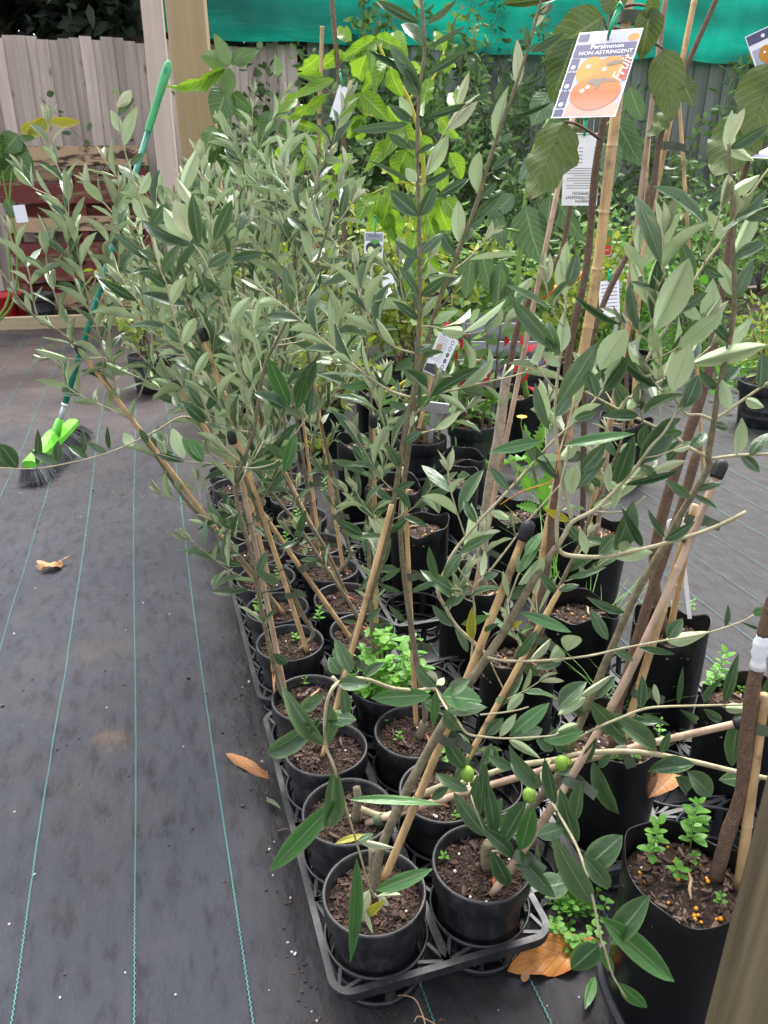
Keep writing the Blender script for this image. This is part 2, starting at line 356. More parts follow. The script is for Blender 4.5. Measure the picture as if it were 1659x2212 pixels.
def matmat():
    m = NT('woven_weed_mat'); v = m.coord('Object')
    base = m.ramp(m.noise(v, 2.2, 5), [(.3, (.0115, .0132, .0200)), (.7, (.0185, .0205, .0300))])
    sr = m.n('ShaderNodeMapping'); sr.inputs['Rotation'].default_value = (0, 0, R(-16.5)); m.l(v, sr.inputs['Vector'])
    sr2 = m.n('ShaderNodeMapping'); sr2.inputs['Scale'].default_value = (21, 7.5, 1); m.l(sr.outputs[0], sr2.inputs['Vector'])
    scuff_shade = m.noise(sr2.outputs[0], 1.6, 6, .62)
    base = m.mix(m.ramp(scuff_shade, [(.36, (.92, .92, .92)), (.47, (0, 0, 0))]), base, (.0060, .0064, .009))  # dark scuffs, with the shade of small dents also put into the colour
    sxl = m.n('ShaderNodeSeparateXYZ'); m.l(v, sxl.inputs[0]); left = m.ramp(m.math('ADD', m.math('MULTIPLY', sxl.outputs[0], -.5), .5), [(.40, (.12, .12, .12)), (.62, (1, 1, 1))])
    dust = m.math('MULTIPLY', m.ramp(m.noise(v, 2.1, 7, .7), [(.52, (0, 0, 0)), (.74, (.75, .75, .75))]), left); base = m.mix(dust, base, (.040, .031, .026))
    sp = m.ramp(m.voro(v, 55), [(.07, (1, 1, 1)), (.13, (0, 0, 0))]); sp = m.math('MULTIPLY', sp, m.ramp(m.noise(v, 14, 2), [(.52, (0, 0, 0)), (.6, (1, 1, 1))]))
    base = m.mix(sp, base, (.03, .022, .018))
    # wear and soil further back by the timber edging
    sx = m.n('ShaderNodeSeparateXYZ'); m.l(v, sx.inputs[0])
    far = m.math('MULTIPLY', left, m.math('MULTIPLY', m.ramp(m.math('MULTIPLY', sx.outputs[1], .125), [(.28, (0, 0, 0)), (.75, (.85, .85, .85))]), m.ramp(m.noise(v, 1.6, 6, .65), [(.34, (0, 0, 0)), (.6, (1, 1, 1))])))
    base = m.mix(far, base, (.085, .060, .046))
    st = m.n('ShaderNodeVectorMath', operation='DISTANCE'); m.l(v, st.inputs[0]); st.inputs[1].default_value = (-2.25, 4.68, 0)
    wet = m.ramp(m.math('ADD', st.outputs['Value'], m.math('MULTIPLY', m.noise(v, 5, 4), .35)), [(.36, (1, 1, 1)), (.46, (0, 0, 0))]); base = m.mix(m.math('MULTIPLY', wet, .8), base, (.022, .014, .012))
    sm = m.n('ShaderNodeVectorMath', operation='DISTANCE'); m.l(v, sm.inputs[0]); sm.inputs[1].default_value = (-0.614, 1.388, 0)
    smr = m.ramp(m.math('ADD', sm.outputs['Value'], m.math('MULTIPLY', m.noise(v, 16, 6, .75), .14)), [(.075, (.8, .8, .8)), (.125, (0, 0, 0))]); base = m.mix(smr, base, (.070, .049, .036))
    sa = m.n('ShaderNodeSeparateXYZ'); m.l(sr.outputs[0], sa.inputs[0]); ea = m.math('ADD', sa.outputs[0], m.math('MULTIPLY', m.math('SUBTRACT', m.noise(v, 7, 5, .7), .5), .22))
    edge = m.ramp(m.math('ADD', ea, .5), [(.50, (0, 0, 0)), (.64, (.85, .85, .85))]); base = m.mix(m.math('MULTIPLY', edge, m.ramp(m.noise(v, 30, 6, .7), [(.3, (.25, .25, .25)), (.65, (1, 1, 1))])), base, (.021, .0165, .0145))
    m.col(base)
    rot = m.n('ShaderNodeMapping'); rot.inputs['Rotation'].default_value = (0, 0, R(-16.5)); m.l(v, rot.inputs['Vector'])
    w1 = m.n('ShaderNodeTexWave'); w1.inputs['Scale'].default_value = 130; w1.bands_direction = 'X'; m.l(rot.outputs[0], w1.inputs['Vector'])
    w2 = m.n('ShaderNodeTexWave'); w2.inputs['Scale'].default_value = 130; w2.bands_direction = 'Y'; m.l(rot.outputs[0], w2.inputs['Vector'])
    wv = m.math('MULTIPLY', w1.outputs['Fac'], w2.outputs['Fac'])
    wr = m.n('ShaderNodeMapping'); wr.inputs['Scale'].default_value = (11, 6, 1); m.l(rot.outputs[0], wr.inputs['Vector'])
    folds = m.noise(wr.outputs[0], 1.0, 4, .55)
    b1 = m.n('ShaderNodeBump'); b1.inputs['Strength'].default_value = .6; b1.inputs['Distance'].default_value = .03; m.l(folds, b1.inputs['Height'])
    b2 = m.n('ShaderNodeBump'); b2.inputs['Strength'].default_value = .35; b2.inputs['Distance'].default_value = .0012; m.l(wv, b2.inputs['Height']); m.l(b1.outputs[0], b2.inputs['Normal'])
    m.l(b2.outputs[0], m.b.inputs['Normal']); return m.set(m.ramp(scuff_shade, [(.3, (.66,) * 3), (.7, (.50,) * 3)]), .26)
MT['mat'] = matmat()
MT['dirt'] = plain('garden_soil', (.085, .062, .045), .95, .5, 6, .6, .2, 'Object', (1, 1, 1), .02)
# ------------------------------------------------------------------ the setting
def build_ground():
    g = MB(); g.add([(-60, -20, -.02), (60, -20, -.02), (60, 90, -.02), (-60, 90, -.02)], [(0, 1, 2, 3)])
    tag(g.build('ground', MT['dirt'], smooth=False), kind='structure')
    # weed mat: a fine sheet with real folds
    m = MB(); x0, x1, y0, y1, d = -6.2, 7.2, -.6, 7.4, .031
    nx, ny = int((x1 - x0) / d), int((y1 - y0) / d)
    vs = [(x0 + i * d, y0 + j * d, gh(x0 + i * d, y0 + j * d)) for j in range(ny + 1) for i in range(nx + 1)]
    def ymax(x): return 6.55 + .25 * (x + 3)
    fs = [(j * (nx + 1) + i, j * (nx + 1) + i + 1, (j + 1) * (nx + 1) + i + 1, (j + 1) * (nx + 1) + i)
          for j in range(ny) for i in range(nx) if y0 + j * d < ymax(x0 + i * d)]
    m.add(vs, fs); mat = tag(m.build('weed_mat', MT['mat']), kind='structure')
    # sewn teal marker threads: zigzag ribbons lying on the mat
    offs = [-.328 + .176 * k for k in range(-12, 3)] + [.295 + .176 * k for k in range(0, 22)]
    for q, c in enumerate(offs):
        t = MB(); y = .3; vs = []; fs = []; k = 0
        jit = rng.uniform(0, 6)
        while y < min(6.2, 6.5 + .25 * (c - .296 * y + 3)):
            st = .0042 if y < 2.6 else .03
            amp = .0012 if y < 2.6 else .0
            x = c - .296 * y + .004 * math.sin(y * 2.3 + jit) + (amp if k % 2 else -amp)
            w = .0009 + (.0003 if y > 2.6 else 0)
            z = gh(x, y) + .0034
            vs += [(x - w, y, z), (x + w, y, z)]
            if k: fs.append((2 * k - 2, 2 * k - 1, 2 * k + 1, 2 * k))
            y += st; k += 1
        t.add(vs, fs); t.build('marker_thread', MT['thread'], mat, smooth=False)
build_ground()
FA = math.atan2(.24, 1.0)
fdir = Vector((math.cos(FA), math.sin(FA), 0)); fnor = Vector((math.sin(FA), -math.cos(FA), 0))   # fnor faces the camera
F0 = Vector((-3.4, 7.5, 0))
FROT = Matrix.Rotation(FA, 4, 'Z')
def fpt(s, off, z): return F0 + fdir * s + fnor * off + Vector((0, 0, z))
def fence(s0, s1, mats, label, h, rails=True):
    root = empty('paling_fence', fpt(s0, 0, 0), label, 'fence', rz=FA)
    pm = []
    for k in range(4):
        m = MB(); w, t = .098, .015; n = 7
        hh = h + (k - 1.5) * .012
        prof = [(-w / 2, .0), (w / 2, .0)]
        vs = []; 
        for j in range(n + 1):
            z = hh * j / n; dx = .004 * math.sin(j * 1.9 + k); dy = .004 * math.sin(j * .9 + k * 2)
            for (x, y) in ((-w / 2, -t / 2), (w / 2, -t / 2), (w / 2, t / 2), (-w / 2, t / 2)): vs.append((x + dx, y + dy, z))
        fs = [(0, 3, 2, 1), (n * 4, n * 4 + 1, n * 4 + 2, n * 4 + 3)]
        for j in range(n):
            for q in range(4): fs.append((j * 4 + q, j * 4 + (q + 1) % 4, j * 4 + 4 + (q + 1) % 4, j * 4 + 4 + q))
        m.add(vs, fs); pm.append(m.mesh('paling', mats, False))
    n = int((s1 - s0) / .089)
    for i in range(n):
        o = inst('paling', rng.choice(pm), root, ((i + .5) * .089, (-.0095 if i % 2 else .0095), 0))
        o.rotation_euler = (rng.uniform(-.0015, .0015), rng.uniform(-.0016, .0016), rng.uniform(-.02, .02))
    rl = MB(); rl.box(((s1 - s0) / 2, .06, 0), (s1 - s0, .04, .07)); rm = rl.mesh('rail', mats, False)
    for z in (.35, h * .55, h - .25): inst('rail', rm, root, (0, 0, z))
    pst = MB(); pst.box((0, .13, h / 2), (.09, .09, h)); pme = pst.mesh('post', mats, False)
    for s in range(0, int(s1 - s0) + 1, 3): inst('post', pme, root, (s + .3, 0, 0))
    return root
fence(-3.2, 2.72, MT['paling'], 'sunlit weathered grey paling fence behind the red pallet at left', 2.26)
fence(2.78, 12.5, MT['paling_green'], 'older paling fence under the teal shade cloth, coloured green-grey for its shade', 2.37)
# shade cloth hung above and in front of the fence
def shade_cloth():
    m = MB(); nx, nz = 190, 40; s0, s1 = 1.45, 12.4
    vs = []
    for j in range(nz + 1):
        for i in range(nx + 1):
            s = s0 + (s1 - s0) * i / nx; t = j / nz
            zb = 2.29 - .013 * (s - 1.9) + .02 * math.sin(s * 2.1) + .012 * math.sin(s * 5.3)
            z = zb + (4.3 - zb) * t
            off = .14 + .09 * math.sin(s * 1.3 + t * 3) * math.sin(t * 3.0 + .4) + .05 * math.sin(s * 3.1 - t * 9 + 2 * math.sin(s)) + .02 * math.sin(t * 30 + s * 2.2 + 1.5 * math.sin(s * 3)) + .03 * noise.noise(Vector((s * 1.6, t * 9, 2)))
            vs.append(fpt(s, off, z))
    fs = [(j * (nx + 1) + i, j * (nx + 1) + i + 1, (j + 1) * (nx + 1) + i + 1, (j + 1) * (nx + 1) + i) for j in range(nz) for i in range(nx)]
    m.add(vs, fs)
    tag(m.build('shade_cloth', MT['cloth']), 'billowing teal green shade cloth stretched above the back fence', 'shade cloth')
shade_cloth()
def board_post(name, base, topv, w, d, mat, label, h):
    m = MB(); b = .006
    lean = topv - base; L = lean.length
    pr = [(-w/2+b,-d/2),(w/2-b,-d/2),(w/2,-d/2+b),(w/2,d/2-b),(w/2-b,d/2),(-w/2+b,d/2),(-w/2,d/2-b),(-w/2,-d/2+b)]
    n = 10; vs = [(x, y, L * j / n) for j in range(n + 1) for x, y in pr]
    fs = [(j*8+k, j*8+(k+1)%8, j*8+8+(k+1)%8, j*8+8+k) for j in range(n) for k in range(8)] + [tuple(range(7,-1,-1)), tuple(n*8+k for k in range(8))]
    m.add(vs, fs); o = m.build(name, mat, smooth=False, loc=base)
    o.rotation_mode = 'QUATERNION'; o.rotation_quaternion = Vector((0, 0, 1)).rotation_difference(lean.normalized())
    return tag(o, label, 'post')
pb = at(488, 900, 3.95); pt = at(401, 0, 3.95); lean = (pt - pb).normalized()
board_post('timber_post', Vector((pb.x, pb.y, 0)), pb + lean * 2.35, .168, .075, MT['pine'], 'thick yellow pine post rising behind the olive crowns', 2.2)
pb = at(395, 700, 5.6); pt = at(327, 0, 5.6); lean = (pt - pb).normalized(); pb = pb - lean * (pb.z / lean.z)
board_post('timber_post', pb, pb + lean * 3.0, .128, .05, MT['pinkwood'], 'pale pinkish narrow post leaning left of the pine post', 2.6)
# the out-of-focus post close to the lens
m = MB(); m.box((0, 0, .55), (.105, .09, 1.1)); o = m.build('timber_post', MT['greypost'], smooth=False, loc=(.334, .395, 0)); o.rotation_euler = (0, 0, R(8))
tag(o, 'mossy brown timber post close to the camera at lower right', 'post')
# timber edging
m = MB(); m.box((0, 0, .045), (4.6, .075, .105)); o = m.build('timber_edging', MT['edging'], smooth=False, loc=(-2.6, 6.62, 0)); o.rotation_euler = (0, 0, FA)
tag(o, 'pale sawn timber edging board along the back of the mat', 'edging')
# pallet leaning on the fence
def pallet(s_, off, label):
    root = empty('pallet', fpt(s_, off, 0), label, 'pallet', 'pallets', rz=FA)
    W = 1.22
    def slat(z, h, mat, y, w=W, x=0):
        m = MB(); n = 8; vs = []
        for i in range(n + 1):
            xx = -w / 2 + w * i / n; dz = rng.uniform(-.006, .006)
            for (yy, zz) in ((-.011, -h / 2), (-.011, h / 2), (.011, h / 2), (.011, -h / 2)): vs.append((xx, yy + rng.uniform(-.002, .002), zz + dz + rng.uniform(-.004, .004)))
        fs = [(0, 1, 2, 3), (n * 4 + 3, n * 4 + 2, n * 4 + 1, n * 4)] + [(i*4+q, i*4+4+q, i*4+4+(q+1)%4, i*4+(q+1)%4) for i in range(n) for q in range(4)]
        m.add(vs, fs); o = m.build('slat', mat, root, False, (x, y, z)); o.rotation_euler = (0, rng.uniform(-.008, .008), 0)
    for z, h, mt in ((1.33, .15, 'creampaint'), (1.04, .155, 'redpaint'), (.79, .12, 'creampaint'), (.58, .11, 'redpaint'), (.38, .12, 'redpaint'), (.14, .14, 'creampaint')): slat(z, h, MT[mt], -.075)
    for z, h, mt in ((1.18, .09, 'creampaint'), (.9, .09, 'redpaint'), (.47, .09, 'creampaint'), (.22, .09, 'redpaint')): slat(z, h, MT[mt], .075)
    for x in (-.55, .02, .55):
        m = MB(); m.box((x, 0, .69), (.06, .124, 1.36)); m.build('bearer', MT['redpaint'], root, False)
pallet(.66, .42, 'weathered red and cream pallet standing on edge in front of the grey fence')
pallet(.60, .20, 'second pallet standing behind the red and cream one, seen through its gaps')
# ------------------------------------------------------------------ leaves
def leaf_mesh(name, mat, shape='olive', bend=.0, fold=.12, roll=.0, twist=.0, wave=0, nseg=7, seed=0):
    rr = random.Random(seed); m = MB(); cols = (-1, -.5, 0, .5, 1); vs = []; uvs = []
    for i in range(nseg + 1):
        t = i / nseg
        if shape == 'olive': w = math.sin(math.pi * min(1, t ** .92)) ** .78
        elif shape == 'oval': w = math.sin(math.pi * min(1, t ** .8)) ** .62
        elif shape == 'obov': w = math.sin(math.pi * min(1, t ** 1.35)) ** .7
        elif shape == 'ovate': w = math.sin(math.pi * min(1, t ** .72)) ** .72
        elif shape == 'tooth': w = (math.sin(math.pi * min(1, t ** .55)) ** .8) * (1.0 if i % 2 else .48)
        elif shape == 'lance': w = math.sin(math.pi * min(1, t ** .75)) ** .85
        else: w = math.sin(math.pi * t) ** .6
        w = max(w, .015); wv = wave * math.sin(t * 17 + rr.random() * 2)
        for s in cols:
            x = s * w * .5; a = twist * (t - .3) + wv * 2 * (1 if s > 0 else -1) * abs(s)
            z = fold * abs(x) * .5 - roll * (abs(s) ** 3) * w * .5 + wv * abs(s) * .25
            xx = x * math.cos(a) ; zz = z + x * math.sin(a) * .35
            zz += -bend * (t - .0) ** 2 * .5 + bend * .12 * t
            vs.append((xx, t, zz)); uvs.append((.5 + s * .5, t))
    n = len(cols); fs = [(i * n + k, i * n + k + 1, (i + 1) * n + k + 1, (i + 1) * n + k) for i in range(nseg) for k in range(n - 1)]
    m.add(vs, fs, uvs)
    return m.mesh(name, mat)
def leafset(key, mat, shape, n, bend=(0, .35), fold=(.1, .5), roll=(0, .1), twist=(-.3, .3), wave=0, nseg=7):
    r = random.Random(hash(key) % 9973 if False else sum(map(ord, key)))
    return [leaf_mesh('leaf_' + key, MT[mat], shape, r.uniform(*bend), r.uniform(*fold), r.uniform(*roll), r.uniform(*twist), wave * r.random(), nseg, i) for i in range(n)]
LS = {
 'olive': leafset('olive', 'olive', 'olive', 14, (-.2, .5), (.1, .9), (0, .15), (-.8, .8), .04, 9),
 'fresh': leafset('fresh', 'olive_fresh', 'olive', 5, (0, .25), (.1, .4), (0, .1), (-.25, .25)),
 'young': leafset('young', 'olive_young', 'olive', 4, (-.2, .4), (.3, .9), (0, .05), (-.5, .5)),
 'yellow': leafset('yellow', 'olive_yellow', 'olive', 3, (0, .4), (.2, .6)),
 'oval': leafset('oval', 'olive', 'oval', 4, (0, .3), (.05, .35), (0, .15), (-.2, .2)),
 'persimmon': leafset('persimmon', 'persimmon', 'ovate', 6, (.1, .8), (.15, .6), (0, .15), (-.6, .6), .2, 12),
 'avocado': leafset('avocado', 'avocado', 'lance', 7, (.2, 1.1), (.3, .9), (0, .1), (-.7, .7), .2, 10),
 'avocado_dark': leafset('avocado_dark', 'avocado_dark', 'lance', 5, (.1, .6), (.2, .5), (0, .1), (-.4, .4), .1),
 'avocado_grey': leafset('avocado_grey', 'avocado_grey', 'lance', 5, (.1, .6), (.2, .5), (0, .1), (-.4, .4), .1),
 'weed': leafset('weed', 'weed', 'oval', 4, (0, .5), (.1, .4), (0, .1), (-.2, .2)),
 'tooth': leafset('tooth', 'weed', 'tooth', 4, (.1, .6), (.1, .4), (0, 0), (-.3, .3), .1, 14),
 'lime': leafset('lime', 'shrub_lime', 'oval', 4, (0, .5), (.1, .4)),
}
def place_leaf(parent, me, base, tip, nor, width, name='leaf'):
    y = tip - base; L = y.length
    if L < 1e-5: return None
    yn = y / L; z = nor - yn * nor.dot(yn)
    if z.length < 1e-4: z = yn.orthogonal()
    z.normalize(); x = yn.cross(z)
    o = bpy.data.objects.new(name, me); COL.objects.link(o); o.parent = parent
    pb = base - Vector(parent.location)
    o.matrix_basis = Matrix(((x.x * width, y.x, z.x * L, pb.x), (x.y * width, y.y, z.y * L, pb.y), (x.z * width, y.z, z.z * L, pb.z), (0, 0, 0, 1)))
    return o
CAMP = Vector((0, 0, CAM_H)); UP = Vector((0, 0, 1))
class Tree:
    def __init__(s, name, base, label, cat, group=None, bark='olive_bark', leaf='olive', leafw=.245):
        s.root = empty(name, base, label, cat, group); s.base = Vector(base); s.bark = bark; s.leaf = leaf; s.lw = leafw; s.n = 0; s.cap = 298
    def tr(s, pts, Y): return [at(p[0], p[1], p[2] if len(p) > 2 else Y) for p in pts]
    def stem(s, pts, r0, r1, name='branch', mat=None, n=7, step=4, wob=.12):
        path = smooth_path(pts, step); N = len(path); m = MB(); k_ = .80 if name in ('trunk', 'trunk_stub') else .62
        if s.bark == 'olive_bark': r0, r1 = max(.0009, r0 * k_), max(.0009, r1 * k_)
        rad = [(r0 + (r1 - r0) * i / (N - 1)) * (1 + rng.uniform(-wob, wob) * .6) for i in range(N)]
        m.tube([p - s.base for p in path], rad, n); m.build(name, MT[mat or s.bark], s.root); return path
    def put(s, base, tip, nor, w, key=None, name='leaf'):
        if s.n >= s.cap: return
        s.n += 1; return place_leaf(s.root, rng.choice(LS[key or s.leaf]), base, tip, nor, w, name)
    def traced(s, rows, Y, jit=.02, default='olive'):
        for r in rows:
            u0, v0, u1, v1, w = r[:5]; fl = r[5] if len(r) > 5 else ''
            y0 = Y + rng.uniform(-jit, jit) * .4; y1 = Y + rng.uniform(-jit, jit)
            a = at(u0, v0, y0); b = at(u1, v1, y1); t = (a - CAMP).length
            d = (b - a).normalized(); view = (CAMP - a).normalized(); side = d.cross(view).normalized(); nor = side.cross(d).normalized()
            ang = rng.uniform(-.45, .45); nor = Matrix.Rotation(ang, 3, d) @ nor
            if nor.dot(view) < 0: nor = -nor
            if 'u' in fl: nor = -nor
            key = 'fresh' if 'f' in fl else 'yellow' if 'l' in fl else 'young' if 'y' in fl else 'oval' if 'o' in fl else default
            s.put(a, b, nor, max(.004, w * 1.04 * t / FP), key)
    def leafy(s, path, L, sp, start=.1, key=None, upb=.25, ang=(38, 62), end=1.0, tipleaf=True, w=None):
        pts = resample(path, sp); N = len(pts); az = rng.uniform(0, 6.28)
        for i in range(1, N):
            f = i / max(1, N - 1)
            if f < start or f > end: continue
            p = pts[i]; t = (pts[min(i + 1, N - 1)] - pts[i - 1]).normalized()
            A = t.orthogonal().normalized(); az += math.pi / 2 + rng.uniform(-.3, .3); A = Matrix.Rotation(az, 3, t) @ A
            sc = (1 - .45 * max(0, f - .75) / .25) * (.62 + .38 * min(1, f * 3))
            for sg in (1, -1):
                if rng.random() < .07: continue
                a = R(rng.uniform(*ang)) * (1 - .35 * max(0, f - .7) / .3)
                d = (t * math.cos(a) + A * sg * math.sin(a) + UP * upb * rng.uniform(.3, 1.2) + Vector((rng.gauss(0, .12), rng.gauss(0, .12), rng.gauss(0, .1)))).normalized()
                nor = t - d * t.dot(d)
                if nor.length < .05: nor = UP.copy()
                nor = (nor.normalized() + Vector((rng.gauss(0, .3), rng.gauss(0, .3), rng.gauss(0, .3)))).normalized()
                l = L * sc * rng.uniform(.72, 1.32); k = key or (s.leaf if (f < .9 or s.leaf != 'olive') else 'young')
                if k == 'olive' and rng.random() < .05: k = 'fresh'
                s.put(p + d * .004, p + d * l, nor, l * (w or s.lw) * rng.uniform(.82, 1.2), k)
        if tipleaf and N > 2:
            t = (pts[-1] - pts[-2]).normalized()
            for k in range(2):
                d = (t + Vector((rng.gauss(0, .2), rng.gauss(0, .2), 0))).normalized()
                s.put(pts[-1], pts[-1] + d * L * .55, d.orthogonal(), L * .55 * .22, 'young' if s.leaf == 'olive' else None)
    def shoots(s, path, n, f0, f1, ln, L, sp, r=.0016, up=.5, out=.8, bias=Vector((0, 0, 0)), mat='olive_twig'):
        P = resample(path, .01)
        for k in range(n):
            f = f0 + (f1 - f0) * (k + rng.random() * .8) / n; i = min(len(P) - 2, max(1, int(f * (len(P) - 1)))); p = P[i]; t = (P[i + 1] - P[i - 1]).normalized()
            A = Matrix.Rotation(rng.uniform(0, 6.28), 3, t) @ t.orthogonal().normalized()
            d = (t * .5 + A * out + bias).normalized(); l = rng.uniform(*ln) * (1.05 - .5 * f); q = [p]
            for j in range(4):
                d = (d + UP * up * .35 + Vector((rng.gauss(0, .07), rng.gauss(0, .07), rng.gauss(0, .05)))).normalized(); q.append(q[-1] + d * l / 4)
            pa = s.stem(q, r * (.8 + l * 2), r * .6, 'twig', mat, 5, 2); s.leafy(pa, L, sp, .12)
    def fruit(s, pts, Y, me):
        for u, v in pts: inst('olive_fruit', me, s.root, at(u, v, Y) - s.base, rng.uniform(0, 6))
m = MB(); m.lathe([(0.0004, -.0125), (.005, -.0112), (.0085, -.007), (.0098, 0), (.009, .006), (.006, .0105), (.002, .0128), (.0003, .013)], 14); FRUIT = m.mesh('olive_fruit', MT['olive_fruit'])
# ------------------------------------------------------------------ bamboo stakes
def stake(p0, p1, r, label, cap=True, ties=(), mat='bamboo', bend=0, name='bamboo_stake', wire=(), via=None):
    root = empty(name, p0, label, 'stake', 'bamboo stakes')
    d = p1 - p0; L = d.length; r *= .86; side = d.cross(UP).normalized(); pts = []; rad = []; n = max(10, int(L / .02)); nodes = [rng.uniform(.1, .2)]
    while nodes[-1] < L: nodes.append(nodes[-1] + rng.uniform(.13, .22))
    zs = sorted([L * i / n for i in range(n + 1)] + [x + e for x in nodes for e in (-.003, 0, .003) if 0 < x + e < L])
    vp = smooth_path([p0, *via, p1], 12) if via else None
    def cen(f):
        if vp is None: return d * f + side * bend * math.sin(math.pi * f)
        x = f * (len(vp) - 1); i = min(int(x), len(vp) - 2); return vp[i].lerp(vp[i + 1], x - i) - p0
    for z in zs:
        pts.append(cen(z / L)); k = any(abs(z - x) < .0015 for x in nodes)
        rad.append(r * (1.0 - .18 * z / L) * (1.16 if k else 1))
    m = MB(); m.tube(pts, rad, 9); m.build('cane', MT[mat], root)
    dn = (pts[-1] - pts[-4]).normalized()
    if cap:
        m = MB(); q = pts[-1]; rr = r * 1.45
        m.tube([q - dn * .016, q - dn * .012, q, q + dn * .006, q + dn * .0095, q + dn * .011], [rr * .9, rr, rr * 1.05, rr * .95, rr * .55, rr * .1], 12); m.build('rubber_cap', MT['rubber'], root)
    for f in ties: tape(root, cen(f), d.normalized(), r)
    for f in wire:
        m = MB(); c = cen(f); a = d.orthogonal().normalized(); b = d.normalized().cross(a)
        m.tube([c + (a * math.cos(x * .7) + b * math.sin(x * .7)) * (r * 1.5 + .0012 * (x % 3)) + d.normalized() * .0012 * x for x in range(13)], .0012, 5); m.build('wire_tie', MT['wire'], root)
    return root
def tape(root, c, d, r, w=.016):
    """a loop of flat tie tape round cane and stem with a loose folded end"""
    a = Vector((1, 0, 0)) - d * d.x; a.normalize(); b = d.cross(a); m = MB(); vs = []; n = 18
    for k in range(n + 5):
        if k <= n:
            x = 2 * math.pi * k / n; p = c + a * math.cos(x) * r * 2.3 + a * r * .9 + b * math.sin(x) * r * 1.5
        else:
            p = c + a * (r * 3.2 + (k - n) * .0055) + b * (-r * .3 - .002 * (k - n)) - d * .0012 * (k - n)
        vs += [p - d * w / 2, p + d * w / 2]
    m.add(vs, [(2 * k, 2 * k + 1, 2 * k + 3, 2 * k + 2) for k in range(n + 4)]); m.build('tie_tape', MT['tie'], root)
# ------------------------------------------------------------------ pots, soil, bags, trays
def chip_mesh(n, rad, size, zf, seed, mat, name='bark_mulch'):
    r = random.Random(seed); m = MB()
    for k in range(n):
        q = rad * math.sqrt(r.random()); a = r.uniform(0, 6.28); c = Vector((q * math.cos(a), q * math.sin(a), zf(q) + r.uniform(0, .004)))
        rot = Matrix.Rotation(r.uniform(0, 6.28), 3, 'Z') @ Matrix.Rotation(r.gauss(0, .35), 3, 'X') @ Matrix.Rotation(r.gauss(0, .35), 3, 'Y')
        l, w, t = size * r.uniform(.4, 1.5), size * r.uniform(.25, .7), size * r.uniform(.08, .25)
        vs = [rot @ Vector((x * l * r.uniform(.7, 1), y * w * r.uniform(.6, 1), z * t)) + c for z in (-.5, .5) for x, y in ((-.5, -.4), (.5, -.5), (.45, .5), (-.5, .35))]
        m.add(vs, [(4, 5, 6, 7), (0, 1, 5, 4), (1, 2, 6, 5), (2, 3, 7, 6), (3, 0, 4, 7)], mi=0 if not isinstance(mat, list) else r.choice((0, 0, 0, 1, 1, 2)))
    return m.mesh(name, mat, False)
def soil_mesh(rad, seed):
    r = random.Random(seed); m = MB(); nr, na = 9, 36; vs = [(0, 0, .006)]
    for i in range(1, nr + 1):
        for k in range(na):
            a = 2 * math.pi * k / na; q = rad * i / nr
            vs.append((q * math.cos(a), q * math.sin(a), .006 * (1 - (i / nr) ** 2) + .004 * noise.noise(Vector((q * math.cos(a) * 45, q * math.sin(a) * 45, seed)))))
    fs = [(0, 1 + k, 1 + (k + 1) % na) for k in range(na)]
    for i in range(nr - 1):
        for k in range(na): fs.append((1 + i * na + k, 1 + (i + 1) * na + k, 1 + (i + 1) * na + (k + 1) % na, 1 + i * na + (k + 1) % na))
    m.add(vs, fs); return m.mesh('potting_mix', MT['soil'])
POTR, POTH = .0785, .150
m = MB(); m.lathe([(.0605, 0), (.0630, .004), (.0645, .030), (.0650, .031), (.0652, .034), (.0649, .035), (.0658, .055), (.0663, .056), (.0665, .059), (.0661, .060), (.0700, .108), (.0700, .112), (.0765, .113), (.0785, .116), (.0790, .146), (.0785, .150), (.0755, .1505), (.0735, .148), (.0725, .143), (.0722, .138), (.0716, .137), (.0714, .132), (.0708, .131), (.0706, .126), (.066, .08), (.0615, .012), (.001, .012)], 48)
POT_ME = m.mesh('pot_body', MT['pot'])
SOIL_ME = [soil_mesh(.0708, i) for i in range(4)]
MULCH_ME = [chip_mesh(520, .069, .0085, lambda q: .004 * (1 - (q / .07) ** 2), 20 + i, MT['mulch']) for i in range(4)]
BAGM_ME = [chip_mesh(430, .069, .0100, lambda q: .004 * (1 - (q / .07) ** 2), 40 + i, [MT['mulch'], MT['mulch_pale'], MT['mulch_grey']]) for i in range(3)]
CHIP_ME = []
for i in range(4):
    r = random.Random(50 + i); m = MB(); l, w, t = r.uniform(.010, .022), r.uniform(.005, .011), r.uniform(.003, .006)
    vs = [(x * l * r.uniform(.7, 1), y * w * r.uniform(.5, 1), z * t) for z in (0, 1) for x, y in ((-.5, -.4), (0, -.55), (.5, -.35), (.45, .4), (0, .55), (-.5, .3))]
    m.add(vs, [(6, 7, 8, 9, 10, 11)] + [(k, (k + 1) % 6, 6 + (k + 1) % 6, 6 + k) for k in range(6)]); CHIP_ME.append(m.mesh('bark_chip', MT[('mulch_pale', 'mulch', 'mulch_pale', 'mulch')[i]], False))
m = MB(); m.lathe([(.0003, -.004), (.003, -.003), (.0042, 0), (.003, .003), (.0003, .004)], 10); PELLET_ME = m.mesh('fertiliser_pellet', MT['pellet'])
m = MB(); m.lathe([(.0003, -.002), (.0018, -.0014), (.0022, 0), (.0016, .0015), (.0003, .002)], 7); PERL_ME = m.mesh('perlite', MT['perlite'])
m = MB(); m.tube([(-.028, 0, .002), (-.01, .002, .005), (.012, -.002, .006), (.03, 0, .002)], [.0016, .003, .0032, .0012], 6); STICK_ME = m.mesh('bark_strip', MT['redstick'])
STRAW_ME = m.mesh('straw_chip', MT['straw'])
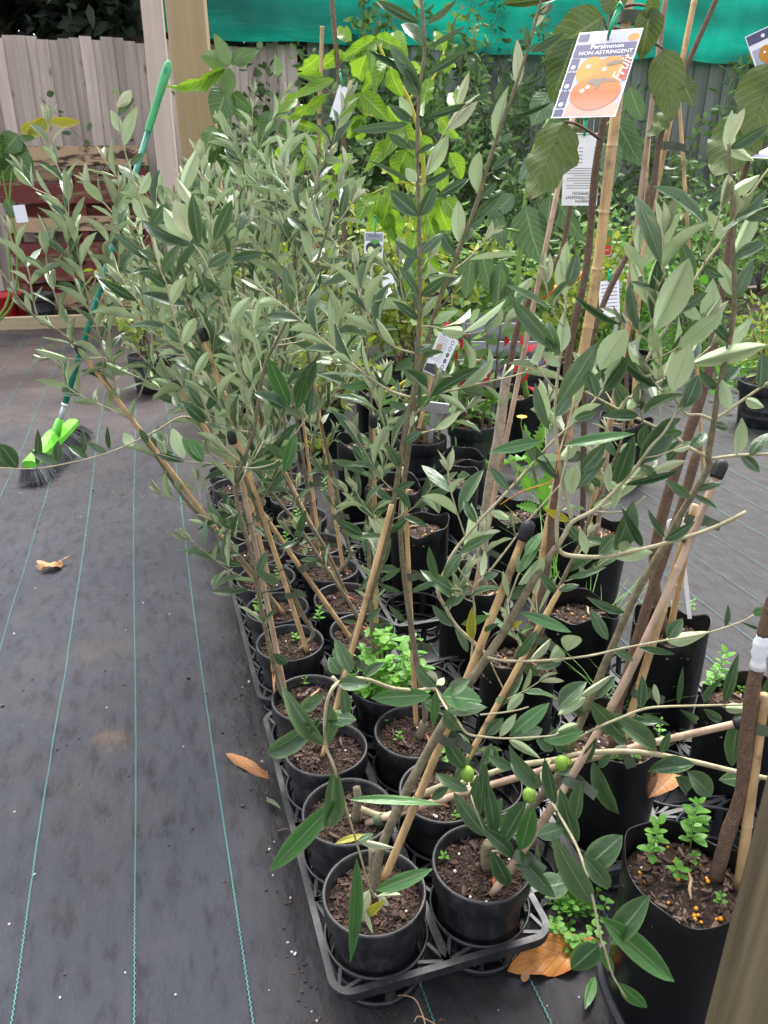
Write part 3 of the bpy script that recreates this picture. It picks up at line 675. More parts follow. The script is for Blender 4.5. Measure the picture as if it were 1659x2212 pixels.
def debris(root, z, rad, chips, pel, seed, stick=0, straw=0, perl=0):
    r = random.Random(seed)
    def spot(k=.95):
        q = rad * k * math.sqrt(r.random()); a = r.uniform(0, 6.28); return q * math.cos(a), q * math.sin(a), z + .009 * (1 - (q / rad) ** 2) + .003
    for _ in range(chips):
        o = inst('bark_chip', r.choice(CHIP_ME), root, spot(), r.uniform(0, 6), r.uniform(.6, 1.25)); o.rotation_euler = (r.gauss(0, .3), r.gauss(0, .3), r.uniform(0, 6))
    for _ in range(pel): inst('fertiliser_pellet', PELLET_ME, root, spot(), 0, r.uniform(.5, .85))
    for _ in range(stick): inst('bark_strip', STICK_ME, root, spot(.7), r.uniform(0, 6), r.uniform(.7, 1.2))
    for _ in range(straw): inst('straw_chip', STRAW_ME, root, spot(.7), r.uniform(0, 6), r.uniform(.6, 1.0))
    for _ in range(perl): inst('perlite', PERL_ME, root, spot(), 0, r.uniform(.7, 1.4))
def pot(x, y, z, label, seed, group='round pots standing in the trays', sc=1, chips=5, soilz=.125, name='plant_pot', full=True):
    root = empty(name, (x, y, z), label, 'pot', group, rz=seed * 1.3); root.scale = sc if isinstance(sc, tuple) else (sc, sc, sc)
    inst('pot_body', POT_ME, root)
    inst('potting_mix', SOIL_ME[seed % 4], root, (0, 0, soilz))
    tag(inst('bark_mulch', MULCH_ME[seed % 4], root, (0, 0, soilz)), kind='stuff')
    debris(root, soilz, .062, chips, 0, seed + 900, 1 if seed % 2 else 0, 1 if seed % 3 == 0 else 0, 5)
    return root
E_A = Vector((-.292, .956, 0)); E_C = Vector((.956, .292, 0)); GO = Vector((-.012, .841, 0)); TA = math.atan2(.292, .956)
def grid(s, t): return GO + E_A * (s * .165 + .05 * (s // 4)) + E_C * (t * .174)
# one tray of two by four cells
TZ = .078
def cell_mesh():
    m = MB(); n = 40
    ring = lambda r, z, w, h: m.lathe([(r - w / 2, z - h), (r + w / 2, z - h), (r + w / 2, z), (r - w / 2, z)], n, closed=True)
    ring(.0795, TZ, .0035, .009); ring(.0765, .045, .003, .006); ring(.072, .012, .004, .010)
    for k in range(10):
        a = 2 * math.pi * (k + .5) / 10; wd = .016 if k % 2 else .007
        rot = Matrix.Rotation(a, 3, 'Z')
        p = [rot @ Vector(q) for q in ((.0795, -wd / 2, TZ - .004), (.0795, wd / 2, TZ - .004), (.0725, wd / 2, .004), (.0725, -wd / 2, .004), (.077, -wd / 2, TZ - .004), (.077, wd / 2, TZ - .004), (.070, wd / 2, .004), (.070, -wd / 2, .004))]
        m.add(p, [(0, 3, 2, 1), (4, 5, 6, 7), (0, 4, 7, 3), (1, 2, 6, 5)])
    for k in range(4):
        m.box((0, 0, .004), (.14, .006, .003), Matrix.Rotation(k * math.pi / 4, 3, 'Z'))
    return m.mesh('cell_basket', MT['tray'])
CELL = cell_mesh()
def frame_mesh(na, nc, pa=.165, pc=.174):
    m = MB(); hx0, hx1 = -pc / 2 - .004, (nc - .5) * pc + .004; hy0, hy1 = -pa / 2 - .008, (na - .5) * pa + .006; rr = .034; out = []
    for cx, cy, a0 in ((hx1 - rr, hy1 - rr, 0), (hx0 + rr, hy1 - rr, 90), (hx0 + rr, hy0 + rr, 180), (hx1 - rr, hy0 + rr, 270)):
        for k in range(7):
            a = R(a0 + 15 * k); out.append((cx, cy, math.cos(a), math.sin(a)))
    N = len(out); vs = []
    for (cx, cy, ca, sa) in out:
        for r_, z in ((rr, TZ), (rr - .0105, TZ), (rr - .0105, TZ - .003), (rr - .003, TZ - .003), (rr - .003, TZ - .016), (rr, TZ - .016)): vs.append((cx + ca * r_, cy + sa * r_, z))
    m.add(vs, [(i * 6 + k, ((i + 1) % N) * 6 + k, ((i + 1) % N) * 6 + (k + 1) % 6, i * 6 + (k + 1) % 6) for i in range(N) for k in range(6)])
    def bar(x0, y0, x1, y1, w=.006):
        d = Vector((x1 - x0, y1 - y0, 0)); L = d.length; m.box(((x0 + x1) / 2, (y0 + y1) / 2, TZ - .0045), (L, w, .005), Matrix.Rotation(math.atan2(d.y, d.x), 3, 'Z'))
    for i in range(na):
        for j in range(nc):
            for (sx, sy) in ((1, 1), (1, -1), (-1, 1), (-1, -1)):
                for da in (-.22, .22):
                    a = math.atan2(sy, sx) + da; r1 = .081; x0, y0 = j * pc + r1 * math.cos(a), i * pa + r1 * math.sin(a)
                    ex = j * pc + sx * pc / 2; ey = i * pa + sy * pa / 2
                    ex = min(max(ex, hx0 + .010), hx1 - .010); ey = min(max(ey, hy0 + .010), hy1 - .010)
                    bar(x0, y0, ex if da > 0 else ex, ey, .0055)
    for i in range(na - 1): bar(hx0 + .006, (i + .5) * pa, hx1 - .006, (i + .5) * pa, .009)
    for j in range(nc - 1): bar((j + .5) * pc, hy0 + .006, (j + .5) * pc, hy1 - .006, .013)
    return m.mesh('tray_frame', MT['tray'], False)
FRAME24 = frame_mesh(4, 2)
def tray(o, label, rot=TA, fm=FRAME24, na=4, nc=2, pa=.165, pc=.174, sc=1):
    root = empty('pot_tray', o, label, 'tray', 'black plastic pot trays', rz=rot); root.scale = (sc, sc, 1)
    inst('tray_frame', fm, root)
    for i in range(na):
        for j in range(nc): inst('cell_basket', CELL, root, (j * pc, i * pa, 0), (i * 2 + j) * .3)
    return root
tray(grid(0, 0), 'black plastic pot tray at the front with open corner facing the camera')
tray(grid(4, 0), 'black plastic pot tray just behind the front tray, row of leaning canes above')
tray(grid(8, 0), 'farthest black pot tray in the left row, under the olive foliage')
ROWN = ['first', 'second', 'third', 'fourth', 'fifth', 'sixth', 'seventh', 'eighth', 'ninth', 'tenth', 'eleventh', 'twelfth']
for s_ in range(12):
    for t_ in range(2):
        p = grid(s_, t_); side = 'left' if t_ == 0 else 'right'
        if (s_, t_) == (0, 0): lb = 'black round pot nearest the camera, drooping pale shoot hanging into it'
        elif (s_, t_) == (0, 1): lb = 'black round pot at the front right of the tray with cut trunk stub'
        elif (s_, t_) == (3, 1): lb = 'black round pot overflowing with a bright green chickweed clump'
        else: lb = 'black round pot, %s from the front in the %s column of the trays' % (ROWN[s_], side)
        z = .014 + gh(p.x, p.y) * .3
        rt = pot(p.x, p.y, z, lb, s_ * 2 + t_, chips=9 if s_ < 4 else 3)
        rt.rotation_euler = (rng.uniform(-.02, .02), rng.uniform(-.02, .02), s_ * 1.7 + t_)
SOILZ = .014 + .125 + .006
# planter bags
def bag(x, y, rad, h, label, seed, pel=0, chips=0, lean=0, name='planter_bag', pelg=True):
    root = empty(name, (x, y, gh(x, y) * .3), label, 'planter bag', 'soft black planter bags')
    r = random.Random(seed); ph = [r.uniform(0, 6) for _ in range(6)]
    def fr(a, j, z):
        k = z / h; return 1 + .012 * math.sin(3 * a + ph[0] + k * 2) + .010 * math.sin(5 * a + ph[1] - k * 5) + .012 * math.sin(2 * a + ph[2]) + .006 * math.sin(11 * a + ph[3] + 9 * k) + .035 * k * k * math.sin(2 * a + ph[4])
    pr = [(.001, .002), (rad * .92, .002), (rad * .955, .012)] + [(rad * (.96 + .04 * i / 9), .012 + (h - .012) * i / 9) for i in range(1, 10)]
    m = MB(); n = 56; prof = pr + [(rad * .992, h + .0015), (rad * .982, h - .002), (rad * .975, h - .05), (rad * .97, h - .06)]
    m.lathe(prof, n, fr=fr)
    m.v = [(vx, vy, vz + (.012 * math.sin(math.atan2(vy, vx) * 2 + ph[5]) + .006 * math.sin(math.atan2(vy, vx) * 5 + ph[0])) * max(0, (vz / h - .6) / .4)) for vx, vy, vz in m.v]
    m.build('bag_film', MT['bag'], root)
    sc = rad * .97 / .0708; zs = h - .042
    inst('potting_mix', SOIL_ME[seed % 4], root, (0, 0, zs), seed, (sc, sc, 1.4))
    tag(inst('bark_mulch', BAGM_ME[seed % 3], root, (0, 0, zs), seed, (sc, sc, 1.1)), kind='stuff')
    debris(root, zs, rad * .9, chips, pel, seed + 300, 0, 1, 4)
    return root
BAGS = {}
for key, x, y, rad, h, lb, pel, ch in (
    ('b1', .425, .785, .088, .27, 'large black planter bag at lower right with orange fertiliser pellets and seedlings', 24, 26),
    ('b2', .410, 1.09, .082, .25, 'black planter bag with clover patch, beneath the low bamboo cane', 8, 14),
    ('b3', .700, 1.20, .090, .24, 'black planter bag at the right edge beside the taped graft', 20, 12),
    ('b4', .600, 1.385, .076, .30, 'tall black planter bag holding a white marker stick', 8, 14),
    ('b5', .280, 1.345, .080, .25, 'black planter bag with pellets behind the capped leaning cane', 14, 22),
    ('b6', .225, 1.655, .086, .25, 'black planter bag of bark mulch holding the pale trunked persimmon', 12, 20),
    ('b7', .585, 1.98, .100, .25, 'broad black planter bag with grass tufts in front of it', 4, 6),
    ('b8', -.075, 2.62, .092, .30, 'black planter bag of bark left of centre behind the upright canes', 3, 14),
    ('b9', .405, 2.10, .088, .25, 'black planter bag sprouting a yellow flowered sow thistle', 6, 6),
    ('b10', .03, 2.25, .092, .27, 'black planter bag behind the central olive stem', 2, 10),
    ('b11', .64, 3.35, .10, .28, 'black planter bag holding the green stemmed young avocado', 2, 4),
    ('b12', -.28, 3.25, .11, .26, 'black planter bag with yellowing shrub far behind the canes', 2, 4),
    ('b13', -.02, 3.45, .11, .27, 'black planter bag under the lime green avocado', 2, 4),
    ('b15', .10, 1.99, .082, .26, 'black planter bag between the chickweed pot and the open tray cells', 2, 8),
    ('b16', .23, 2.38, .085, .25, 'black planter bag behind the capped centre cane, in shadow', 2, 6),
    ('b17', .46, 1.55, .080, .24, 'black planter bag with grass blades, right of the pale trunk', 4, 8),
    ('b18', .30, 2.72, .085, .2, 'low black planter bag before the round black pots', 2, 6),
    ('b14', .98, 3.0, .10, .26, 'black planter bag behind the crossed persimmon canes', 2, 4)):
    BAGS[key] = (x, y, h); bag(x, y, rad, h, lb, len(BAGS), pel, ch)
tray(Vector((.235, 1.00, 0)), 'black pot tray beneath the bags, its star shaped bracing showing beside the front olives', fm=FRAME24)
tray(Vector((.085, 1.83, 0)) , 'black pot tray with open round cells behind the chickweed pot')
tray(Vector((.20, 2.56, 0)), 'empty black pot tray in front of the round black pots')
tray(Vector((.60, 1.02, 0)), 'black pot tray at right, only its corners showing between bags')
def bigpot(x, y, sc, h, label, seed): return pot(x, y, .002 + gh(x, y) * .3, label, seed, 'larger round pots at the back', (sc, sc, h / .15), 3)
bigpot(.375, 3.12, 1.36, .21, 'large round black pot with red flowered photinia and dandelion leaves', 3)
bigpot(.150, 2.95, 1.30, .20, 'round black pot beside the white plant label stick', 4)
bigpot(-1.36, 4.50, 1.75, .21, 'square shouldered black pot behind the broom on the left', 5)
bigpot(1.93, 3.80, 1.8, .22, 'round black pot of yellow green bush at right edge', 6)
bigpot(1.05, 4.3, 1.6, .22, 'black pot under the bright orange tool at the back', 7)
bigpot(1.45, 4.5, 1.5, .22, 'black pot with vine seedling, back right', 8)
bigpot(.1, 4.3, 1.5, .22, 'black pot of lime leaved shrub far behind the centre', 9)
bigpot(.75, 4.1, 1.5, .22, 'black pot in front of the grey crate', 11)
# ------------------------------------------------------------------ the olive trees
OG = 'young olive trees tied to canes'
def base_on(s, t, dx=0, dy=0): p = grid(s, t); return Vector((p.x + dx, p.y + dy, SOILZ))
def olive(s, t, label, dx=0, dy=0): return Tree('olive_tree', base_on(s, t, dx, dy), label, 'olive tree', OG)
# --- front left pot: leaning stem, knob, two tall limbs, drooping shoot in the foreground
b = base_on(0, 0, .0, .012)
T = olive(0, 0, 'olive tree of the nearest pot with forked limbs and long drooping foreground shoot', 0, .012)
tr = T.tr
p = T.stem([b, *tr([(815, 1862), (836, 1800), (872, 1722), (925, 1622), (975, 1535), (1010, 1480), (1053, 1418)], .84), *tr([(1087, 1367), (1118, 1314), (1144, 1268), (1169, 1228), (1203, 1183)], .85)], .0095, .0058, 'trunk')
T.stem([b, b + Vector((-.004, 0, .02)), *tr([(806, 1832)], .845)], .010, .0085, 'trunk_stub', n=9)
KN = at(1203, 1183, .85)
def limb(Y, pts, r0, r1, mat='olive_twig', n=6): return T.stem(tr(pts, Y), r0, r1, 'branch', mat, n)
a = limb(.85, [(1203, 1183), (1220, 1198), (1260, 1203), (1305, 1202), (1386, 1187), (1481, 1161), (1560, 1132), (1612, 1105)], .0052, .0036)
a = limb(.85, [(1203, 1183), (1203, 1130), (1208, 1089), (1212, 1045), (1222, 1000), (1230, 960)], .0045, .0025)
c = limb(.85, [(1203, 1183), (1220, 1155), (1236, 1128), (1282, 1103), (1317, 1071), (1368, 1017), (1405, 965), (1433, 936), (1467, 881)], .0052, .002)
d1 = limb(.86, [(1236, 1128), (1229, 1096), (1214, 1035), (1206, 975), (1200, 930), (1200, 870), (1206, 800), (1215, 740), (1222, 660), (1225, 590)], .0046, .0018)
e1 = limb(.86, [(1282, 1104), (1310, 1107), (1345, 1105), (1375, 1089), (1394, 1072)], .0022, .0012)
f1 = limb(.88, [(1053, 1418), (1021, 1386), (986, 1353), (963, 1314), (945, 1277), (959, 1238), (977, 1198), (1010, 1155), (1050, 1110), (1097, 1061), (1155, 997), (1194, 953), (1241, 911), (1294, 853), (1315, 823)], .0045, .0018)
g1 = limb(.87, [(1017, 1453), (1019, 1413), (1026, 1328), (1023, 1272), (1054, 1238), (1105, 1173), (1132, 1135), (1171, 1091), (1210, 1047)], .003, .0015)
limb(.87, [(1023, 1272), (1005, 1248), (989, 1226)], .0024, .0018)
h1 = limb(.83, [(1053, 1420), (1090, 1427), (1150, 1428), (1210, 1424), (1276, 1416), (1347, 1400), (1438, 1383), (1521, 1369), (1598, 1344), (1628, 1328)], .0032, .0012)
i1 = limb(.84, [(1087, 1360), (1098, 1302), (1116, 1251), (1122, 1238)], .002, .0012)
L1 = [(1206,872,1293,743,44),(1203,756,1106,643,34),(1213,760,1219,680,28,'u'),(1296,800,1354,703,50,'u'),(1303,846,1359,766,26),(1339,700,1239,645,14),(1413,716,1496,553,56,'u'),(1453,846,1489,740,46,'u'),
 (1479,880,1513,810,34),(1217,962,1373,936,26,'f'),(1169,953,1060,976,26,'f'),(1187,929,1153,830,22),(1206,1034,1153,960,24),(1208,994,1254,950,24,'u'),(1234,1068,1243,999,34,'u'),(1245,1057,1308,987,22),
 (1254,1020,1308,957,30),(1331,1045,1370,941,34),(1382,1001,1461,899,50),(1347,1047,1481,1015,16),(1317,1064,1312,997,18,'u'),(1266,1198,1257,1138,20,'u'),(1329,1189,1373,1089,42),(1292,1198,1326,1156,34),
 (1387,1180,1347,1105,18),(1324,1203,1410,1193,28,'u'),(1343,1193,1354,1163,22,'u'),(1435,1168,1500,1130,20),(1437,1161,1398,1101,12),(1231,1126,1176,1099,18,'l'),(1134,1200,1171,1147,24,'f'),
 (991,1196,1070,1154,22),(1007,1170,1044,1152,24,'u'),(944,1251,929,1175,20),(943,1256,888,1279,14),(959,1309,1013,1268,22),(982,1353,933,1307,20),(996,1349,1059,1330,20,'f'),(1019,1381,1019,1316,20,'l'),
 (1047,1363,1079,1346,12),(959,1249,994,1198,26),(1040,1245,1049,1191,14,'u'),(1044,1249,1075,1238,18),(1119,1263,1181,1203,28,'u'),(1123,1238,1172,1152,24,'f'),(1121,1240,1119,1196,12),(1098,1291,1086,1228,12,'u'),
 (1100,1293,1132,1263,24),(1102,1356,1127,1342,10,'l'),(1123,1323,1241,1365,26,'f'),(1146,1425,1188,1379,18,'uy'),(1112,1423,1160,1370,20),(1186,1427,1220,1397,32,'u'),(1213,1432,1153,1439,22),(1010,1409,984,1358,18),
 (1225,1407,1246,1367,40,'u'),(1349,1323,1271,1294,18),(1439,1383,1523,1370,26,'u'),(1443,1380,1473,1336,28),(1379,1399,1459,1413,14),(1566,1353,1573,1306,12),(1626,1326,1659,1316,18,'f'),(1598,1343,1640,1361,6),
 (1222,640,1205,560,28,'u'),(1224,620,1250,545,30),(1226,600,1224,520,24,'u'),(1210,790,1165,760,22,'u'),(1208,770,1180,690,24),(1112,643,1150,600,20,'u'),(1200,900,1235,850,24),(1240,905,1290,890,20),(1290,858,1270,800,24),(1310,828,1340,770,22,'u'),
 (1155,997,1130,930,20),(1160,990,1215,985,18,'u'),(1100,1060,1060,1010,20),(1060,1105,1100,1120,18,'u'),(1030,1130,1000,1080,20),(1380,1003,1430,1040,22),(1340,1050,1325,1100,20,'u'),(1430,940,1475,935,22,'f'),(1460,895,1500,840,24,'y')]
T.traced(L1, .85)
for x in (c, d1): T.shoots(x, 3, .3, .9, (.06, .12), .06, .032)
T.shoots(f1, 5, .1, .9, (.05, .12), .06, .03); T.shoots(g1, 3, .3, .95, (.05, .1), .055, .03)
# drooping foreground shoot
q = T.stem(tr([(975, 1535, .84), (940, 1490, .80), (900, 1492, .74), (846, 1486, .68), (786, 1466, .63), (735, 1473, .61), (712, 1500, .60), (702, 1550, .60), (704, 1610, .60), (722, 1659, .60), (740, 1719, .61), (770, 1819, .63), (800, 1919, .65), (820, 1940, .655)], .6), .004, .0013, 'branch', 'olive_twig')
T.stem(tr([(728, 1474), (718, 1462)], .61), .0034, .003, 'branch', 'olive_twig')
T.traced([(696,1549,566,1642,42),(700,1609,608,1496,36),(706,1549,768,1553,32,'o'),(700,1499,643,1537,28),(730,1476,798,1479,30),(786,1463,826,1430,22),(760,1453,723,1380,30),(735,1456,710,1420,28),(740,1486,753,1563,26),(712,1520,708,1620,32),
 (733,1722,576,1889,42,'f'),(722,1650,713,1812,44),(753,1727,961,1731,20,'f'),(770,1852,758,2082,32,'f'),(810,1924,933,1879,28,'f'),(798,1922,753,2026,26,'uy'),(813,1936,863,1934,9,'uy'),(820,1936,842,1959,14,'uy'),(793,1976,825,1949,16,'l'),(790,1966,803,2014,10,'uy'),(775,1816,856,1831,14,'uy'),(772,1818,808,1800,14)], .61, .015)
q2 = T.stem(tr([(940, 1488, .80), (966, 1532, .74), (989, 1558, .72), (1010, 1585, .71), (1050, 1592, .71), (1100, 1595, .71), (1186, 1590, .71), (1207, 1583, .71)], .7), .0028, .0014, 'branch', 'olive_twig')
T.traced([(930,1501,800,1508,40,'f'),(953,1503,1043,1513,56,'fo'),(963,1536,1046,1526,28),(941,1490,936,1569,20,'f'),(940,1483,900,1440,34),(960,1533,996,1586,34),(966,1500,1016,1468,30),(945,1478,925,1455,16,'uy'),(946,1479,960,1463,16,'uy'),(953,1536,916,1513,26),
 (1100,1590,1186,1520,32,'f'),(1079,1592,1116,1539,18,'u'),(1049,1587,1088,1550,24),(1109,1592,1179,1573,28),(1100,1599,1170,1641,18,'u'),(1174,1599,1262,1580,34,'f'),(1195,1585,1253,1560,12,'u'),(1195,1588,1219,1590,8)], .72, .015)
T.stem(tr([(1037, 1544), (1080, 1540), (1118, 1534), (1142, 1527)], .78), .002, .0014, 'branch', 'olive_twig')
T.traced([(1095,1537,1130,1500,20,'u'),(1186,1519,1106,1586,26),(1206,1529,1263,1469,36),(1266,1506,1206,1543,22,'u'),(1239,1513,1323,1456,14,'uy'),(1313,1383,1276,1319,24),(1226,1249,1306,1228,14),(1323,1396,1369,1429,18)], .86)
stake(onz(830, 1898, SOILZ), at(1139, 1141, .87), .0074, 'capped bamboo cane of the nearest pot, leaning right across the centre', True, (.47,), bend=.006)
# --- second front pot, q1: thick stem to the upper right with a capped cane
b = base_on(0, 1, .01, .006)
T = Tree('olive_tree', b, 'large olive tree at right with thick speckled stem and crown reaching the frame edge', 'olive tree', OG); tr = T.tr
T.stem([b, *tr([(1050, 1838, .90), (1058, 1822, .90)], .9)], .0125, .011, 'trunk_stub', n=10)
T.stem([*tr([(1056, 1830)], .90), *tr([(1100, 1800), (1167, 1722), (1205, 1675), (1249, 1573), (1319, 1406), (1379, 1273), (1439, 1173), (1473, 1106), (1529, 1013), (1530, 986), (1543, 905), (1553, 836), (1573, 753), (1586, 660), (1584, 550), (1579, 400), (1574, 310)], .92)], .0088, .0024, 'trunk', step=5)
Y = .92
br = [limb(Y, [(1529, 986), (1490, 968), (1456, 943), (1400, 915), (1339, 886), (1253, 840)], .0042, .002), limb(Y, [(1531, 992), (1590, 984), (1670, 980)], .004, .003),
 limb(Y, [(1543, 905), (1570, 890), (1606, 863), (1680, 812)], .0038, .0026), limb(Y, [(1543, 908), (1510, 896), (1480, 893), (1452, 850), (1439, 846), (1426, 780), (1396, 636), (1389, 586), (1378, 530)], .0034, .0016),
 limb(Y, [(1339, 886), (1355, 860), (1369, 853), (1396, 780), (1443, 703), (1516, 580), (1560, 520), (1620, 420), (1680, 340)], .0042, .002)]
L2 = [(1443,766,1569,650,22),(1546,713,1536,603,44,'u'),(1453,680,1529,630,22),(1426,790,1400,690,24,'u'),(1405,660,1360,560,22,'u'),(1400,640,1430,540,26,'u'),(1389,586,1345,520,20,'u'),(1388,580,1465,455,34,'u'),(1380,545,1385,470,20,'u'),(1395,600,1370,610,14),
 (1573,753,1620,690,22,'u'),(1575,740,1530,690,20),(1586,650,1625,560,26),(1586,640,1555,560,26,'u'),(1584,560,1659,520,24),(1584,550,1640,440,28,'u'),(1580,480,1659,410,28),(1579,420,1640,380,24,'u'),(1578,400,1535,440,20),(1576,330,1580,240,22,'u'),(1575,320,1659,270,24),(1574,320,1625,345,20,'u'),(1574,310,1610,235,20,'uy'),
 (1500,600,1470,520,26),(1520,575,1560,600,20),(1560,520,1530,450,22,'u'),(1600,455,1659,470,26),(1470,655,1510,690,24,'u'),(1440,705,1410,640,22),(1390,800,1360,740,20,'u'),(1375,840,1420,820,18),(1355,868,1325,820,22),(1260,842,1300,800,22),(1300,866,1340,905,18),(1400,915,1380,970,22),(1420,925,1470,905,20),(1470,950,1440,1000,22),(1490,970,1530,930,24),
 (1590,984,1610,900,28,'u'),(1600,982,1640,1020,20),(1620,984,1659,930,26),(1575,888,1560,820,24,'u'),(1610,862,1650,880,20,'u'),(1640,840,1650,760,24),(1550,840,1510,800,20),(1555,830,1600,790,22),(1490,1075,1440,1040,20),(1500,1060,1560,1040,16),(1497,1068,1555,1100,12),(1540,915,1585,925,18),(1290,1510,1330,1460,20),
 (1345,1340,1370,1300,14,'u'),(1260,1550,1235,1480,22),(1225,1625,1190,1570,26),(1460,1140,1490,1180,12)]
T.traced(L2, .92); T.shoots(br[0], 3, .2, .9, (.06, .12), .055, .028); T.shoots(br[4], 6, .1, .95, (.08, .16), .076, .036); T.shoots(br[3], 4, .3, .9, (.06, .12), .06, .03)
stake(onz(1063, 1932, SOILZ), at(1556, 1008, .95), .0072, 'capped weathered bamboo cane of the second front pot, leaning far right', True, (.12, .33), 'bamboo_pink', .03)
# --- p2: fallen sideways to the right, carrying green olives
b = base_on(1, 0, .012, -.004)
T = Tree('olive_tree', b, 'olive tree lying over to the right with round green olives on its low stem', 'olive tree', OG); tr = T.tr
T.stem([b, b + Vector((.004, 0, .05)), *tr([(770, 1700, 1.0)], 1)], .009, .008, 'trunk_stub', n=9)
low = T.stem([b + Vector((.004, 0, .03)), *tr([(835, 1762, .99), (912, 1717, .96), (966, 1694, .94), (1012, 1687, .93), (1100, 1657, .92), (1202, 1641, .91), (1262, 1627, .9), (1378, 1624, .89), (1498, 1645, .88), (1590, 1667, .87), (1690, 1688, .87)], .9)], .0070, .0046, 'trunk', 'olive_twig')
limb(.8, [(1190, 1640, .90), (1180, 1660, .84), (1169, 1679, .78), (1196, 1739, .72), (1243, 1822, .66), (1266, 1886, .63), (1283, 1952, .61), (1298, 2029, .595), (1306, 2049, .59), (1323, 2106, .585), (1353, 2156, .58)], .0032, .0012)
T.traced([(1296,1979,1459,2122,46,'f'),(1318,2039,1408,1932,44),(1293,2042,1233,2095,44,'o'),(1299,2046,1326,2109,18,'f'),(1336,2122,1399,2182,28,'f'),(1279,1949,1198,1827,46),(1269,1872,1343,1806,48,'o'),(1259,1846,1319,1919,34)], .615, .012)
T.traced([(1244,1822,1209,1709,36),(1243,1769,1259,1689,30),(1216,1789,1159,1806,32,'o'),(1206,1782,1199,1746,16),(1199,1738,1179,1629,26),(1167,1701,1100,1618,36),(1156,1694,1102,1648,26)], .72, .015)
T.traced([(1280,1641,1336,1775,36),(1500,1652,1401,1662,32),(1458,1678,1500,1715,32),(1484,1666,1542,1722,40),(1646,1680,1556,1682,34),(1581,1655,1595,1534,26),(1417,1618,1310,1537,38),(1347,1594,1270,1506,38),(1354,1606,1315,1580,20),(1428,1627,1445,1587,16),
 (1421,1562,1352,1553,18),(1257,1687,1241,1768,20),(1197,1712,1248,1694,16),(1197,1666,1260,1657,20),(1195,1620,1158,1597,20),(1265,1645,1285,1600,18),(1320,1628,1290,1660,16)], .87)
T.traced([(1382,1532,1387,1458,20),(1424,1525,1414,1480,12,'u'),(1465,1522,1475,1442,10),(1468,1532,1516,1564,14),(1521,1518,1553,1467,12),(1565,1518,1595,1414,20),(1519,1530,1558,1557,18),(1567,1530,1628,1534,20,'u'),(1389,1541,1447,1567,10),(1646,1515,1659,1470,16)], .84)
limb(.84, [(1240, 1600, .9), (1290, 1572), (1347, 1548), (1382, 1534), (1424, 1527), (1523, 1524), (1609, 1522), (1690, 1519)], .0032, .0024)
T.traced([(1037,1759,1049,1648,26),(1021,1736,1031,1682,22),(1070,1803,1056,1698,30),(1051,1807,979,1722,36),(1012,1708,940,1673,26),(1003,1661,961,1594,32),(1065,1657,1058,1606,26),(1044,1652,1063,1606,22),(1107,1661,1054,1634,22),(1050,1780,1085,1730,24),(985,1690,1010,1640,22),(1060,1790,1110,1775,26),(970,1700,935,1725,20),(1085,1800,1120,1790,24)], .88)
limb(.86, [(1012, 1687, .92), (1022, 1735), (1051, 1807)], .002, .0012)
T.fruit([(1010, 1672), (1143, 1718), (1213, 1649)], .87, FRUIT); T.fruit([(1222, 1652)], .90, FRUIT)
stake(onz(792, 1778, SOILZ), at(1612, 1558, .86), .0072, 'low bamboo cane with black cap pointing to the right edge', True, (.04, .72), 'bamboo_pink', -.012)
# twig of q1 hanging low beside its pot
T = Tree('olive_tree', base_on(0, 1, .03, .03), 'low leafy olive shoot bending out of the front right pot', 'olive tree', OG); tr = T.tr
limb(.86, [(1063, 1839), (1090, 1838), (1106, 1849), (1146, 1892), (1163, 1897)], .003, .0012)
T.stem([T.base, *tr([(1075, 1860), (1063, 1839)], .88)], .005, .003, 'branch')
T.traced([(1156,1892,1149,1846,14,'uy'),(1163,1892,1161,1826,14,'y'),(1166,1920,1229,1904,50,'o'),(1116,1841,1199,1936,34),(1063,1839,1100,1916,32),(1086,1817,1142,1726,36),(1125,1837,1151,1738,36,'f'),(1112,1851,1049,1791,28),(1150,1890,1120,1830,14,'f'),(1106,1850,1140,1880,20)], .85)
# --- p3: the tall central tree
b = base_on(2, 0, -.004, .02)
T = Tree('olive_tree', b, 'tall central olive tree with straight grey stem rising to the top of the frame', 'olive tree', OG); tr = T.tr
st5 = T.stem([b, *tr([(716, 1560), (730, 1510), (760, 1389), (786, 1323), (820, 1223), (843, 1126), (869, 970), (883, 886), (893, 853), (899, 786), (906, 686), (906, 553), (905, 467), (901, 333), (906, 200), (917, 100), (908, -30)], 1.17)], .0078, .0026, 'trunk', step=5)
A5 = [limb(1.17, [(886, 859), (833, 839), (760, 786), (696, 733), (636, 680), (560, 620)], .0036, .0016), limb(1.17, [(896, 859), (996, 839), (1036, 829), (1106, 813), (1180, 790)], .0034, .0018), limb(1.17, [(900, 706), (936, 706), (980, 720), (1026, 720), (1106, 693)], .0028, .0016),
 limb(1.17, [(903, 765), (853, 750), (820, 723), (796, 680), (775, 620), (765, 560)], .0026, .0014), limb(1.19, [(860, 1018), (843, 970), (826, 903), (800, 836)], .003, .0016), limb(1.17, [(905, 430), (913, 400), (936, 333), (963, 283), (1003, 230), (1060, 200)], .0026, .0012)]
